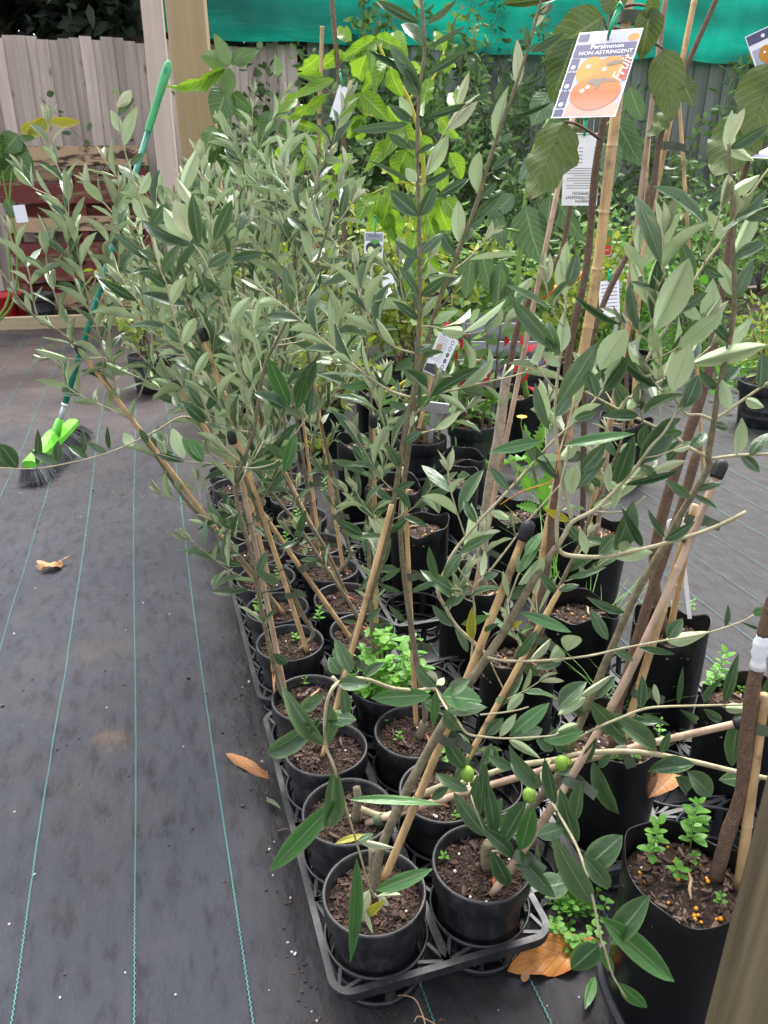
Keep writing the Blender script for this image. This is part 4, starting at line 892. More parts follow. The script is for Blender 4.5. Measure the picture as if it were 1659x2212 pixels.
T.traced([(906,50,810,0,18),(920,50,990,0,14),(916,97,866,43,26),(923,103,1008,60,10),(906,150,793,107,12),(923,160,1010,107,16),(906,190,842,97,26),(906,207,876,147,30),(893,263,840,227,18),(886,260,863,207,22,'u'),(913,257,1020,223,14),(883,267,756,280,18),(910,250,915,222,14,'u'),(886,320,836,290,18),(896,323,883,303,16),(900,333,943,310,12),(890,397,793,343,10),
 (900,393,876,363,22,'u'),(916,400,986,360,14),(920,380,970,290,28,'u'),(903,467,840,410,34),(906,467,943,397,30),(943,427,1016,383,18),(966,280,1036,207,28,'uy'),(990,230,1013,157,16,'uy'),(1016,223,1063,200,8),(910,20,895,-30,16,'u'),(904,560,850,520,16),(908,550,960,500,20),(904,640,860,570,18),(908,640,965,600,22),(903,690,850,650,20),(906,690,945,640,16,'u'),
 (783,1156,726,1123,22),(830,1158,775,1160,14),(843,1150,883,1116,16),(820,1256,866,1223,14),(866,1280,816,1263,12),(776,1343,738,1340,10),(790,1344,823,1313,14),(745,1440,720,1400,16),(893,770,850,800,18),(898,760,940,740,16),(880,880,840,870,18),(870,960,910,930,18),(862,1010,835,960,20),(850,1080,800,1050,18),(855,1060,895,1040,16)], 1.17)
for x in A5[:5]: T.leafy(x, .068, .034, .12)
T.shoots(st5, 7, .28, .56, (.08, .2), .068, .034)
stake(onz(697, 1634, SOILZ), at(846, 1090, 1.16), .0062, 'bamboo cane slanting up from behind the curled brown leaf to the central stem', False, (.42,), bend=.004)
# --- q3
b = base_on(2, 1, .012, 0)
T = Tree('olive_tree', b, 'olive tree with twin long limbs just right of the central stem', 'olive tree', OG); tr = T.tr
T.stem([b, *tr([(916, 1560)], 1.21)], .0115, .010, 'trunk_stub', n=9)
T.stem([*tr([(913, 1570), (918, 1535), (899, 1422), (886, 1339), (869, 1206), (866, 1106), (885, 950), (908, 800), (953, 636), (986, 553), (1026, 450), (1053, 360), (1086, 260), (1106, 207), (1139, 110), (1156, 50), (1175, -20)], 1.21)], .0074, .0022, 'trunk', step=5)
A4 = [limb(1.21, [(895, 940), (953, 923), (986, 900), (1020, 873)], .0026, .0014), limb(1.21, [(925, 735), (900, 690), (870, 640), (862, 560)], .0026, .0014), limb(1.21, [(970, 590), (1010, 560), (1050, 520)], .0022, .0012)]
T.traced([(1071,303,1093,187,26,'u'),(1073,217,1083,170,14),(1033,417,1030,323,28,'u'),(1040,423,1073,393,18),(1026,473,1083,420,20),(990,523,990,433,28,'u'),(1000,523,1020,483,20),(1060,367,1106,333,16),(1080,307,1110,288,14),(1118,187,1119,87,22,'uy'),(1153,60,1186,7,16,'uy'),(1123,187,1183,160,10),(1146,113,1219,67,16),(1106,253,1189,220,10),(1139,110,1138,57,12),
 (953,636,925,560,24,'u'),(960,620,1000,590,20),(935,700,990,670,22,'u'),(930,690,890,640,20),(915,770,960,760,18),(900,830,865,780,20),(985,553,950,500,22),(1010,490,1050,470,18),(876,1343,840,1310,14),(890,1280,941,1258,12),(905,880,935,850,18,'f'),(1160,30,1200,10,14)], 1.21)
for x in A4: T.leafy(x, .066, .032, .15)
T.shoots(A4[1], 3, .2, .9, (.07, .14), .066, .034)
stake(onz(899, 1570, SOILZ), at(872, 1010, 1.24), .0058, 'upright bamboo cane taped to the stem right of the chickweed clump', False, (.35, .62))
# --- p4, left
def leanT(s, t, label, px, Y, dx=0, dy=0, r0=.0068, stub=True):
    bb = base_on(s, t, dx, dy); TT = Tree('olive_tree', bb, label, 'olive tree', OG)
    pth = TT.stem([bb, *TT.tr(px, Y)], r0, .0022, 'trunk', step=5)
    TT.leafy(pth, .068, .10, .14, end=.55, tipleaf=False); TT.shoots(pth, 3, .28, .52, (.07, .19), .066, .034); return TT, pth
T, p = leanT(3, 0, 'olive tree at left of the second canes row, its grey stem curving at mid height', [(610, 1500), (596, 1456), (573, 1356), (553, 1256), (538, 1180), (516, 1106), (510, 1053), (522, 1003), (547, 936), (556, 880), (572, 790), (598, 735), (640, 653), (680, 576), (705, 500), (720, 430)], 1.33, -.035, 0)
tr = T.tr
for x in (limb(1.33, [(520, 1000), (470, 950), (447, 886), (393, 746), (360, 620), (337, 553), (320, 483), (290, 393), (267, 317), (255, 250), (248, 200)], .0036, .0014), limb(1.33, [(516, 1010), (440, 1000), (400, 996), (337, 978)], .0022, .0012), limb(1.33, [(547, 936), (443, 913), (393, 900), (330, 935), (240, 976), (160, 998), (77, 1012), (0, 1011), (-30, 1010)], .0030, .0014)):
    pass
T.traced([(543,1268,455,1281,14),(520,1198,442,1193,14),(526,1221,466,1209,16),(503,1109,423,1146,14),(606,1261,553,1230,20),(620,1433,590,1413,20),(38,1010,3,960,32),(20,1008,-20,975,26),(80,1006,80,926,15),(130,1000,63,975,18),(127,997,124,953,18),(190,990,147,962,16),(182,980,177,923,12),(233,980,185,955,14),(237,970,231,923,10),(287,963,267,937,22,'u'),
 (397,990,373,923,30,'u'),(400,996,337,978,16),(440,1000,393,946,26,'f'),(443,913,393,867,26),(350,955,330,925,18),(320,960,300,925,14),(437,993,410,945,26,'f'),(447,886,480,830,20),(445,885,400,830,22),(420,815,450,760,18,'u'),(415,800,375,770,18),(393,746,425,680,22,'u'),(390,740,350,700,18),(370,660,400,590,24,'u'),(360,620,320,590,20),(350,590,385,530,22),(340,560,300,540,18),
 (325,490,360,440,22),(318,480,285,430,22,'u'),(300,420,330,370,20,'u'),(290,393,255,350,16),(280,355,310,330,14),(267,317,290,230,22,'u'),(262,285,240,240,18,'u'),(255,250,290,210,14),(250,205,248,190,14,'y'),(252,230,283,195,20,'uy')], 1.33)
limb(1.30, [(524, 1010), (560, 1010), (603, 993), (640, 935), (665, 898)], .0026, .0016)
T.traced([(625,878,580,773,36,'f'),(641,886,661,813,22,'f'),(616,881,553,846,32),(663,896,676,836,18),(630,876,631,836,14,'y'),(653,906,612,880,18,'y'),(636,863,680,772,38),(610,990,570,960,20),(640,935,612,1025,26,'f'),(668,898,700,860,14,'y')], 1.26)
limb(1.25, [(540, 940, 1.32), (520, 800), (480, 650), (440, 560), (418, 528)], .0026, .0014)
T.traced([(423,447,380,387,20,'uy'),(413,520,378,432,36,'uy'),(430,530,415,417,26),(407,527,297,480,24),(410,520,353,447,36,'u'),(463,520,500,430,28),(420,530,313,503,18),(480,640,435,600,24),(500,700,540,640,24,'u'),(450,575,500,545,22),(470,620,430,650,20),(510,740,470,720,22)], 1.25)
T.traced([(810,829,738,838,20,'f'),(760,786,720,740,22)], 1.2)
T.shoots(p, 14, .48, .98, (.12, .26), .068, .032)
stake(onz(616, 1500, SOILZ), at(500, 940, 1.36), .0068, 'weathered cane wired to the curving grey stem at left', True, (), 'bamboo_pink', .004, wire=(.42, .68))
# --- p5 .. the rows behind
stake(onz(664, 1409, SOILZ), at(437, 718, 1.45), .0066, 'long cane with black cap leaning left from the fifth pot', True, (.22,), wire=(.3, .62), bend=-.008)
T, p = leanT(4, 0, 'olive tree leaning left beside the long capped cane', [(676, 1372), (655, 1330), (605, 1222), (560, 1110), (515, 1000), (480, 900), (450, 810), (425, 720), (400, 600), (385, 480), (375, 400)], 1.52, .02, -.01)
T.shoots(p, 12, .45, 1, (.14, .32), .076, .036); T.leafy(p, .062, .05, .5)
tr = T.tr; T.leafy(limb(1.52, [(447, 800), (440, 650), (450, 560), (457, 493), (437, 383), (428, 310)], .003, .0014), .062, .032, .1)
T, p = leanT(5, 0, 'olive tree leaning hard to the left edge along its long bare cane', [(590, 1300), (520, 1205), (413, 1095), (340, 990), (280, 900), (222, 812), (187, 775), (133, 720), (83, 690), (43, 650), (0, 585), (-30, 550)], 1.66, 0, 0)
tr = T.tr
for pts in ([(223, 815), (223, 770), (207, 700), (167, 620), (150, 560), (147, 520), (147, 417), (127, 367), (107, 310), (102, 235)], [(383, 863), (330, 830), (267, 800), (223, 773), (170, 776), (100, 770)], [(83, 693), (70, 640), (60, 580), (30, 530), (15, 480)], [(200, 690), (180, 600), (140, 450), (67, 403), (43, 360)], [(230, 700), (253, 600), (253, 480), (200, 413), (188, 365)], [(300, 860), (330, 760), (310, 640), (300, 560)], [(250, 860), (236, 720), (228, 600), (244, 480), (262, 380)], [(160, 740), (120, 640), (100, 560), (110, 500)], [(280, 905), (230, 880), (150, 840), (135, 800)]):
    x = limb(1.66, pts, .0032, .0014); T.leafy(x, .072, .036, .08)
T.leafy(p, .06, .05, .6)
stake(onz(611, 1325, SOILZ), at(170, 752, 1.66), .0074, 'longest bare cane slanting to the left edge over the open mat', True, (), 'bamboo', -.012, wire=(.36, .30))
T, p = leanT(4, 1, 'olive tree leaning left from behind the chickweed pot', [(772, 1330), (700, 1220), (640, 1130), (575, 1045), (540, 960), (505, 860), (470, 760), (440, 660), (425, 560)], 1.58, 0, 0)
T.shoots(p, 12, .45, 1, (.14, .34), .076, .036); stake(onz(762, 1385, SOILZ), at(378, 828, 1.55), .0068, 'cane with black cap crossing behind the left stems', True, (.32,), bend=-.01, wire=(.5,))
T, p = leanT(5, 1, 'olive tree with leaning stem over paired canes, left of centre', [(740, 1265), (700, 1180), (665, 1125), (625, 1050), (590, 980), (565, 900), (540, 800), (530, 700), (525, 600), (520, 500), (515, 430)], 1.72, .0, 0)
T.shoots(p, 12, .42, 1, (.14, .34), .076, .036); stake(onz(748, 1285, SOILZ), at(555, 900, 1.72), .0064, 'cane leaning left among the middle stems', False, (.3,), bend=-.006)
T, p = leanT(6, 1, 'olive tree with crooked trunk base behind the paired canes', [(757, 1200), (752, 1180), (740, 1120), (716, 1014), (697, 933), (680, 850), (665, 760), (660, 660), (665, 560), (680, 480), (690, 380)], 1.9, .02, 0, .0082)
T.shoots(p, 12, .42, 1, (.14, .36), .076, .036); stake(onz(742, 1235, SOILZ), at(675, 800, 1.9), .0064, 'cane beside the crooked olive trunk', True, (.3, .55))
T, p = leanT(3, 1, 'olive tree with straight upright stem rising from the chickweed', [(806, 1400), (798, 1240), (800, 1100), (801, 932), (800, 850), (790, 760), (780, 680), (765, 600), (757, 520)], 1.38, -.02, 0, .0062)
T.shoots(p, 12, .5, 1, (.10, .22), .06, .032); T.traced([(795,1030,720,990,20),(797,1010,760,960,22),(803,1120,845,1090,14),(800,960,760,930,18),(803,900,850,880,16),(800,880,750,850,20)], 1.38)
stake(onz(814, 1440, SOILZ), at(806, 905, 1.38), .0062, 'straight upright cane rising from the bright green chickweed', True, (.44, .2))
T, p = leanT(6, 0, 'olive tree in the left row with stem close to the mat edge', [(570, 1220), (550, 1120), (530, 1020), (500, 900), (465, 800), (420, 700), (380, 610), (350, 520), (330, 430)], 1.85)
T.shoots(p, 12, .4, 1, (.14, .36), .076, .036); stake(onz(585, 1265, SOILZ), at(480, 820, 1.85), .006, 'thin cane in the left row, seventh pot back', False, (.35,))
T, p = leanT(7, 1, 'olive tree in the middle of the far rows with slender stem', [(680, 1140), (665, 1060), (650, 960), (632, 860), (615, 760), (600, 660), (590, 560), (585, 470), (580, 380)], 2.06)
T.shoots(p, 12, .4, 1, (.14, .36), .076, .036); stake(onz(693, 1195, SOILZ), at(640, 800, 2.05), .006, 'thin cane behind the paired canes', True, (.4,))
T, p = leanT(8, 0, 'olive tree toward the far end of the left row', [(533, 1110), (515, 1000), (495, 900), (470, 800), (450, 690), (430, 600), (420, 500), (415, 420)], 2.2)
T.shoots(p, 12, .38, 1, (.16, .38), .076, .036)
T, p = leanT(9, 1, 'olive tree with upright silvery shoots near the pine post', [(632, 1060), (622, 960), (605, 850), (590, 740), (578, 640), (565, 540), (560, 440), (560, 330)], 2.42)
T.shoots(p, 12, .38, 1, (.16, .40), .076, .036); tr = T.tr
for pts in ([(585, 640), (605, 520), (590, 420), (560, 400), (560, 317), (603, 233), (623, 187)], [(590, 560), (560, 470), (548, 360), (545, 250), (548, 190)]): T.leafy(limb(2.42, pts, .003, .0014), .072, .04, .1)
T, p = leanT(10, 0, 'farthest left row olive tree with pale upright shoots', [(505, 1040), (495, 930), (480, 820), (465, 700), (455, 600), (450, 500), (455, 400)], 2.53)
T.shoots(p, 12, .38, 1, (.16, .40), .078, .036)
T, p = leanT(7, 0, 'olive tree with dense silvery crown over the middle canes', [(556, 1170), (560, 1060), (580, 950), (600, 840), (620, 730), (630, 620), (640, 520), (650, 430), (660, 340)], 2.0)
T.shoots(p, 12, .4, 1, (.16, .36), .076, .036); tr = T.tr
for pts in ([(650, 560), (680, 400), (713, 327), (740, 240), (755, 195)], [(640, 600), (650, 483), (686, 383), (700, 320)]): T.leafy(limb(2.0, pts, .003, .0014), .07, .038, .1)
stake(onz(560, 1190, SOILZ), at(575, 860, 2.0), .006, 'slim cane at the mat edge in the left row', False, (.4,))
T, p = leanT(8, 1, 'olive tree behind the central stem with arching twigs', [(660, 1080), (672, 980), (690, 880), (706, 780), (720, 680), (730, 590), (735, 500)], 2.26)
T.shoots(p, 12, .4, 1, (.14, .32), .062, .032)
T, p = leanT(11, 0, 'olive tree at the far left end of the row, dark against the mat', [(494, 1000), (470, 900), (430, 800), (390, 720), (350, 640), (320, 560), (300, 480)], 2.68)
T.shoots(p, 12, .38, 1, (.16, .40), .078, .036)
# --- q2: speckled stem to the right behind the capped cane
T, p = leanT(1, 1, 'olive tree with speckled stem just behind the capped centre cane', [(985, 1690), (1030, 1600), (1086, 1513), (1155, 1395), (1202, 1282), (1253, 1175), (1268, 1133), (1305, 1041), (1340, 960), (1352, 880)], 1.06, .01, 0)
tr = T.tr; T.stem(tr([(1091, 1495), (1072, 1457), (1061, 1432)], 1.06), .0026, .0018, 'branch', 'olive_twig')
T.traced([(1150,1400,1115,1360,16),(1203,1280,1165,1240,20),(1206,1275,1250,1262,16),(1225,1236,1290,1200,18),(1255,1170,1220,1130,20),(1260,1165,1310,1170,18),(1300,1050,1260,1020,20),(1305,1040,1345,1060,18,'u'),(1330,985,1290,940,20),(1335,975,1380,960,20,'u'),(1350,890,1330,830,22),(1352,885,1385,840,22,'u'),(1130,1440,1165,1460,20),(1090,1505,1060,1560,16)], 1.06)
T.shoots(p, 6, .6, .98, (.07, .14), .055, .03)
stake(onz(963, 1728, SOILZ), at(1215, 1262, 1.06), .0064, 'orange brown cane behind the capped centre cane', False, (.2, .78))
# ------------------------------------------------------------------ persimmons, avocados
def bagtop(k, dx=0, dy=0): x, y, h = BAGS[k]; return Vector((x + dx, y + dy, h - .036))
b = bagtop('b5', -.01, .0)
T = Tree('persimmon_tree', b, 'persimmon with dark speckled stem behind the large fruit tag', 'persimmon tree', 'persimmon trees', 'dark_bark', 'persimmon', .5); tr = T.tr
T.stem([b, *tr([(1144, 1360), (1170, 1282), (1186, 1200), (1192, 1112), (1209, 1000), (1229, 760), (1266, 580), (1286, 367), (1309, 220), (1325, 0), (1330, -60)], 1.34)], .0085, .0052, 'trunk', step=5)
for r in [(1303,37,1180,112,74),(1242,84,1192,216,66),(1218,262,1150,434,98,'u'),(1405,15,1387,128,48),(1432,105,1452,262,62,'u'),(1345,20,1300,-40,50)]: T.traced([r], 1.3, default='persimmon')
T.traced([(1400,-6,1416,50,28),(1085,8,1215,-6,18)], 1.3, default='persimmon')
for pts in ([(1320, 90), (1310, 60), (1303, 37)], [(1318, 120), (1270, 95), (1242, 84)], [(1296, 300), (1250, 270), (1218, 262)], [(1324, 20), (1370, 10), (1405, 15)], [(1326, 60), (1390, 80), (1432, 105)]): T.stem(tr(pts, 1.32), .0028, .0016, 'branch')
stake(bagtop('b5', .02, .01), at(1362, -40, 1.36), .0115, 'thick bamboo cane bound to the persimmon beside the big fruit tag', False, (.30, .965), via=[at(1176, 1193, 1.36), at(1212, 1008, 1.36), at(1268, 720, 1.36), at(1294, 553, 1.36), at(1312, 400, 1.36), at(1330, 250, 1.36)])
b = bagtop('b6', .02, .01)
T = Tree('persimmon_tree', b, 'persimmon with pale flaking bark low down and thin dark shoot above', 'persimmon tree', 'persimmon trees', 'dark_bark', 'persimmon', .5); tr = T.tr
T.stem([b, *tr([(1041, 1200), (1056, 1060), (1076, 950), (1092, 830), (1100, 790)], 1.66)], .0125, .0105, 'trunk', 'pale_bark', 9)
T.stem(tr([(1098, 800), (1120, 700), (1160, 615), (1190, 588), (1204, 560), (1216, 533), (1239, 400), (1253, 285), (1258, 240)], 1.64), .007, .0042, 'branch')
T.traced([(1185,590,1160,650,40),(1253,300,1290,350,40,'u')], 1.62, default='persimmon')
stake(bagtop('b6', -.005, -.01), at(1238, 250, 1.6), .0072, 'weathered cane tied to the pale barked persimmon', False, (.12, .95), 'bamboo_pink', .004)
# crossing canes and stems behind
b = bagtop('b7', -.02, 0)
T = Tree('persimmon_tree', b, 'dark persimmon stem crossing two canes at the upper right', 'persimmon tree', 'persimmon trees', 'dark_bark', 'persimmon', .5); tr = T.tr
T.stem([b, *tr([(1262, 900), (1270, 760), (1310, 640), (1360, 540), (1406, 440), (1426, 300), (1466, 183), (1546, 0), (1560, -40)], 1.9)], .0085, .005, 'trunk', step=5)
T.traced([(1440,240,1400,300,36,'u'),(1470,170,1500,230,34)], 1.9, default='persimmon')
stake(bagtop('b7', 0, .03), at(1502, -10, 1.92), .0085, 'tall honey coloured cane of the crossed pair at upper right', False, (.78,))
stake(bagtop('b7', .02, .0), at(1440, -20, 1.88), .0078, 'tall pinkish cane of the crossed pair at upper right', False, (), 'bamboo_pink')
b = bagtop('b14', 0, 0)
T = Tree('persimmon_tree', b, 'reddish young persimmon stem standing right of the crossed canes', 'persimmon tree', 'persimmon trees', 'dark_bark', 'persimmon', .5); tr = T.tr
T.stem([b, *tr([(1356, 886), (1353, 786), (1376, 620), (1392, 480), (1400, 400)], 2.95)], .010, .006, 'trunk')
stake(bagtop('b14', .03, .02), at(1402, 300, 3.0), .008, 'cane beside the reddish young persimmon', False, (.5,))
stake(Vector((1.30, 2.9, 0)), at(1466, 200, 2.9), .0085, 'slanting dark and pale cane against the back shrubs', False)
b = bagtop('b1', .052, .01)
T = Tree('persimmon_tree', b, 'brown persimmon stem in the lower right bag, close behind the mossy post', 'persimmon tree', 'persimmon trees', 'dark_bark', 'persimmon', .5); tr = T.tr
T.stem([b, *tr([(1549, 1890), (1573, 1799), (1603, 1709), (1612, 1600), (1626, 1489), (1637, 1440)], .80)], .0105, .0085, 'trunk', n=10)
T.stem(tr([(1636, 1442), (1642, 1400), (1648, 1372)], .80), .0092, .0085, 'graft_tape', 'white', 10, wob=.3)
T.stem(tr([(1648, 1372), (1654, 1340), (1672, 1280)], .80), .007, .006, 'branch')
stake(bagtop('b1', .075, .0), at(1652, 1500, .80), .0085, 'short bamboo cane beside the brown stem in the lower right bag', False, (.85,))
b = bagtop('b4', -.005, .0)
T = Tree('persimmon_tree', b, 'dark knobbly persimmon stem in the tall bag with the white marker', 'persimmon tree', 'persimmon trees', 'dark_bark', 'persimmon', .5); tr = T.tr
T.stem([b, *tr([(1412, 1230), (1440, 1080), (1500, 900), (1530, 800), (1548, 700)], 1.39)], .0115, .009, 'trunk', n=9)
T.traced([(1680,130,1612,312,92,'u'),(1622,240,1542,388,90,'u')], 1.25, default='persimmon')
T.stem(tr([(1548, 700), (1590, 450), (1640, 260), (1690, 120)], 1.33), .007, .004, 'branch')
stake(bagtop('b4', .01, .02), at(1500, 1100, 1.4), .0085, 'cane in the tall bag with the white marker', False, ())
b = bagtop('b2', .0, .0)
T = Tree('persimmon_tree', b, 'knobbly persimmon stem rising from the clover topped bag', 'persimmon tree', 'persimmon trees', 'dark_bark', 'persimmon', .5); tr = T.tr
T.stem([b, *tr([(1333, 1523), (1353, 1466), (1373, 1396), (1389, 1339), (1420, 1240), (1470, 1100), (1510, 960)], 1.11)], .0105, .007, 'trunk', n=9)
stake(bagtop('b2', .015, .01), at(1502, 1090, 1.12), .0085, 'pale cane crossing in front of the tall bag', False, (.25, .95))
stake(bagtop('b3', .055, .03), at(1720, 700, 1.22), .0095, 'stout cane leaning out of frame at the right edge', False)
b = bagtop('b11', 0, 0)
T = Tree('avocado_tree', b, 'green stemmed avocado with hanging grey green leaves right of centre', 'avocado tree', 'young avocado trees', 'green_stem', 'avocado_grey', .4); tr = T.tr
T.stem([b, *tr([(1130, 800), (1128, 700), (1120, 600), (1125, 500), (1135, 430), (1150, 330), (1190, 250)], 3.3)], .013, .006, 'trunk')
T.stem(tr([(1125, 500), (1080, 500), (1030, 560)], 3.2), .006, .004, 'branch'); T.stem(tr([(1135, 430), (1250, 330), (1340, 240)], 3.2), .006, .004, 'branch')
T.traced([(1136,443,1160,575,80),(1329,247,1380,367,58),(1202,423,1256,533,44),(1186,200,1150,270,48),(1360,187,1386,263,38),(1320,300,1322,405,42),(1066,445,1090,540,36),(1040,540,1060,640,40),(1020,545,1005,650,36),(1085,560,1070,680,40),(1110,420,1060,470,34),(1170,330,1120,390,36),(1190,255,1230,330,38),(1250,330,1280,420,36),(1100,600,1080,720,40),(1130,620,1140,700,30),(1190,420,1180,500,40)], 3.2, .08, 'avocado_grey')
b = bagtop('b13', 0, 0)
T = Tree('avocado_tree', b, 'lime green avocado with drooping bright leaves on a yellow stem', 'avocado tree', 'young avocado trees', 'yellow_stem', 'avocado', .36); tr = T.tr
p = T.stem([b, *tr([(900, 800), (908, 650), (918, 520), (915, 400), (913, 333), (906, 290), (880, 210), (836, 137), (813, 83)], 3.3)], .012, .006, 'trunk')
T.stem(tr([(906, 290), (850, 262), (793, 248)], 3.3), .005, .003, 'branch'); T.stem(tr([(880, 215), (935, 170), (960, 110)], 3.4), .005, .003, 'branch'); T.stem(tr([(915, 400), (860, 395), (800, 420)], 3.25), .005, .003, 'branch')
av = [(813,80,733,133,28),(806,90,800,147,18),(813,80,870,103,26),(796,107,760,190,36),(826,137,783,200,30),(830,133,806,187,24),(843,147,863,213,32),(780,200,843,263,34),(773,200,793,253,28),(880,323,846,400,46),(886,333,873,400,32),(843,307,796,357,30),(816,423,853,520,36),(846,450,853,533,42),(946,427,966,513,40),(740,390,696,433,32),(836,227,886,300,32),(783,258,766,310,32),
 (915,400,905,490,40),(918,440,940,540,36),(900,500,880,590,40),(950,360,960,420,30),(640,210,590,250,28),(690,120,650,160,28),(740,110,690,150,28),(760,90,720,60,26),(850,70,880,120,24),(700,330,640,370,32),(720,380,670,420,32),(760,330,720,380,34),(980,200,1000,260,30),(950,250,985,300,32),(970,330,1000,390,34),(880,130,915,180,26),(690,440,650,490,32),(960,430,1000,480,34),(800,420,770,480,34),(820,415,800,500,34),(790,250,745,300,30),(862,265,830,340,34),(870,262,900,340,34),(930,172,905,240,28),(955,115,985,170,24),(960,112,940,60,22),(850,395,840,450,34),(760,200,735,260,30),(905,295,950,340,26),(910,560,870,640,38),(915,540,950,620,36)]
T.traced(av, 3.25, .10, 'avocado')
b = bagtop('b12', .0, .0)
T = Tree('avocado_tree', b, 'avocado on a brown rootstock with yellow green top leaves beside a thin cane', 'avocado tree', 'young avocado trees', 'brown_bark', 'avocado', .3); tr = T.tr
T.stem([b, *tr([(752, 800), (748, 600), (742, 470), (745, 350), (738, 250), (733, 180), (722, 60), (716, -10), (714, -40)], 3.25)], .011, .008, 'trunk')
T.stem(tr([(738, 220), (700, 190), (650, 180)], 3.2), .004, .002, 'branch'); T.stem(tr([(742, 420), (690, 330), (600, 290)], 3.1), .004, .002, 'branch')
T.traced([(723,172,620,207,20),(706,203,613,273,24),(700,165,640,160,18),(636,263,693,282,20),(690,300,640,330,26),(720,270,680,330,26),(640,300,590,340,24)], 3.15, .08, 'avocado')
stake(Vector((b.x - .04, b.y - .03, b.z)), at(696, 57, 3.2), .0105, 'thin tan garden cane beside the brown avocado rootstock', False, (.80,))
b = Vector((-.74, 3.7, .22)); bag(-.74, 3.7, .11, .26, 'black planter bag behind the dense olive crowns', 31)
T = Tree('avocado_tree', b, 'avocado with dark glossy and bronze leaves just right of the pine post', 'avocado tree', 'young avocado trees', 'green_stem', 'avocado_dark', .42); tr = T.tr
T.stem([b, *tr([(500, 800), (503, 600), (500, 420), (498, 300), (497, 140)], 3.6)], .011, .005, 'trunk')
for pts in ([(498, 300), (480, 240), (470, 200)], [(500, 420), (540, 350), (560, 300)], [(500, 400), (460, 340), (450, 300)]): T.stem(tr(pts, 3.6), .004, .002, 'branch')
T.traced([(487,147,357,210,26),(487,150,440,170,20)], 3.5, .05, 'avocado'); T.traced([(497,140,463,73,26,'u'),(497,137,427,120,32,'u'),(500,137,560,105,28),(497,147,487,220,28,'u'),(490,190,465,265,56),(463,270,440,330,32),(480,270,485,360,36),(600,165,597,120,20,'u'),(500,140,530,100,20),(560,300,600,380,36),(545,340,520,420,34),(450,300,430,380,32),(505,240,560,270,30),(505,300,470,400,36),(520,330,560,420,36),(502,200,540,240,28),(470,320,455,400,30),(540,290,580,330,30),(500,420,470,500,34),(505,450,540,530,36),(590,240,560,300,34),(610,260,640,340,34)], 3.55, .12, 'avocado_dark')
# ------------------------------------------------------------------ back shrubs, creeper and conifers
def foliage(pts_dirs, L, W, mat, seed, parent, name='foliage', kind='stuff'):
    r = random.Random(seed); m = MB()
    for p, d in pts_dirs:
        d = (d + Vector((r.gauss(0, .55), r.gauss(0, .55), r.gauss(0, .45)))).normalized(); s = d.cross(Vector((r.gauss(0, 1), r.gauss(0, 1), r.gauss(0, 1)))).normalized(); n = d.cross(s)
        l = L * r.uniform(.6, 1.25); w = W * r.uniform(.7, 1.2)
        m.add([p, p + d * l * .35 + s * w / 2 + n * l * .05, p + d * l * .75 + s * w * .4 + n * l * .02, p + d * l - n * l * .1, p + d * l * .75 - s * w * .4 + n * l * .02, p + d * l * .35 - s * w / 2 + n * l * .05, p + d * l * .5 - n * l * .03],
              [(0, 1, 6), (1, 2, 6), (2, 3, 6), (3, 4, 6), (4, 5, 6), (5, 0, 6)], [(.5, 0), (1, .35), (.9, .75), (.5, 1), (.1, .75), (0, .35), (.5, .5)])
    o = m.build(name, MT[mat], parent); o['kind'] = kind; return o
def shrub(x, y, h, spread, nst, nleaf, L, W, mat, label, seed, arch=.5, bark='brown_bark', group='shrubs along the back fence', name='shrub', cat='shrub', z0=0, low=.15):
    r = random.Random(seed); root = empty(name, (x, y, z0), label, cat, group); pd = []; m = MB()
    for k in range(nst):
        a = r.uniform(0, 6.28); q = Vector((r.gauss(0, .04), r.gauss(0, .04), 0)); d = Vector((math.cos(a) * spread * r.random(), math.sin(a) * spread * r.random() * .7, 1)).normalized(); pts = [q]; hh = h * r.uniform(.6, 1.05); n = 10
        for j in range(n):
            d = (d + Vector((r.gauss(0, .10), r.gauss(0, .10), -arch * .10 * j / n))).normalized(); pts.append(pts[-1] + d * hh / n)
        m.tube(pts, [.008 * (1 - .75 * j / n) for j in range(n + 1)], 5)
        for i in range(int(nleaf / nst)):
            f = low + (1 - low) * r.random() ** .8; j = min(n - 1, int(f * n)); p = pts[j].lerp(pts[j + 1], f * n - j); dd = (pts[j + 1] - pts[j]).normalized()
            off = Vector((r.gauss(0, 1), r.gauss(0, 1), r.gauss(0, .7))).normalized() * r.random() * (.05 + .16 * spread * (1 - .55 * f))
            pd.append((p + off, (dd * .2 + off.normalized() * .9 + Vector((0, 0, -.15))).normalized()))
    m.build('stems', MT[bark], root); foliage(pd, L, W, mat, seed + 1, root); return root
def fx(s, off): p = fpt(s, off, 0); return p.x, p.y
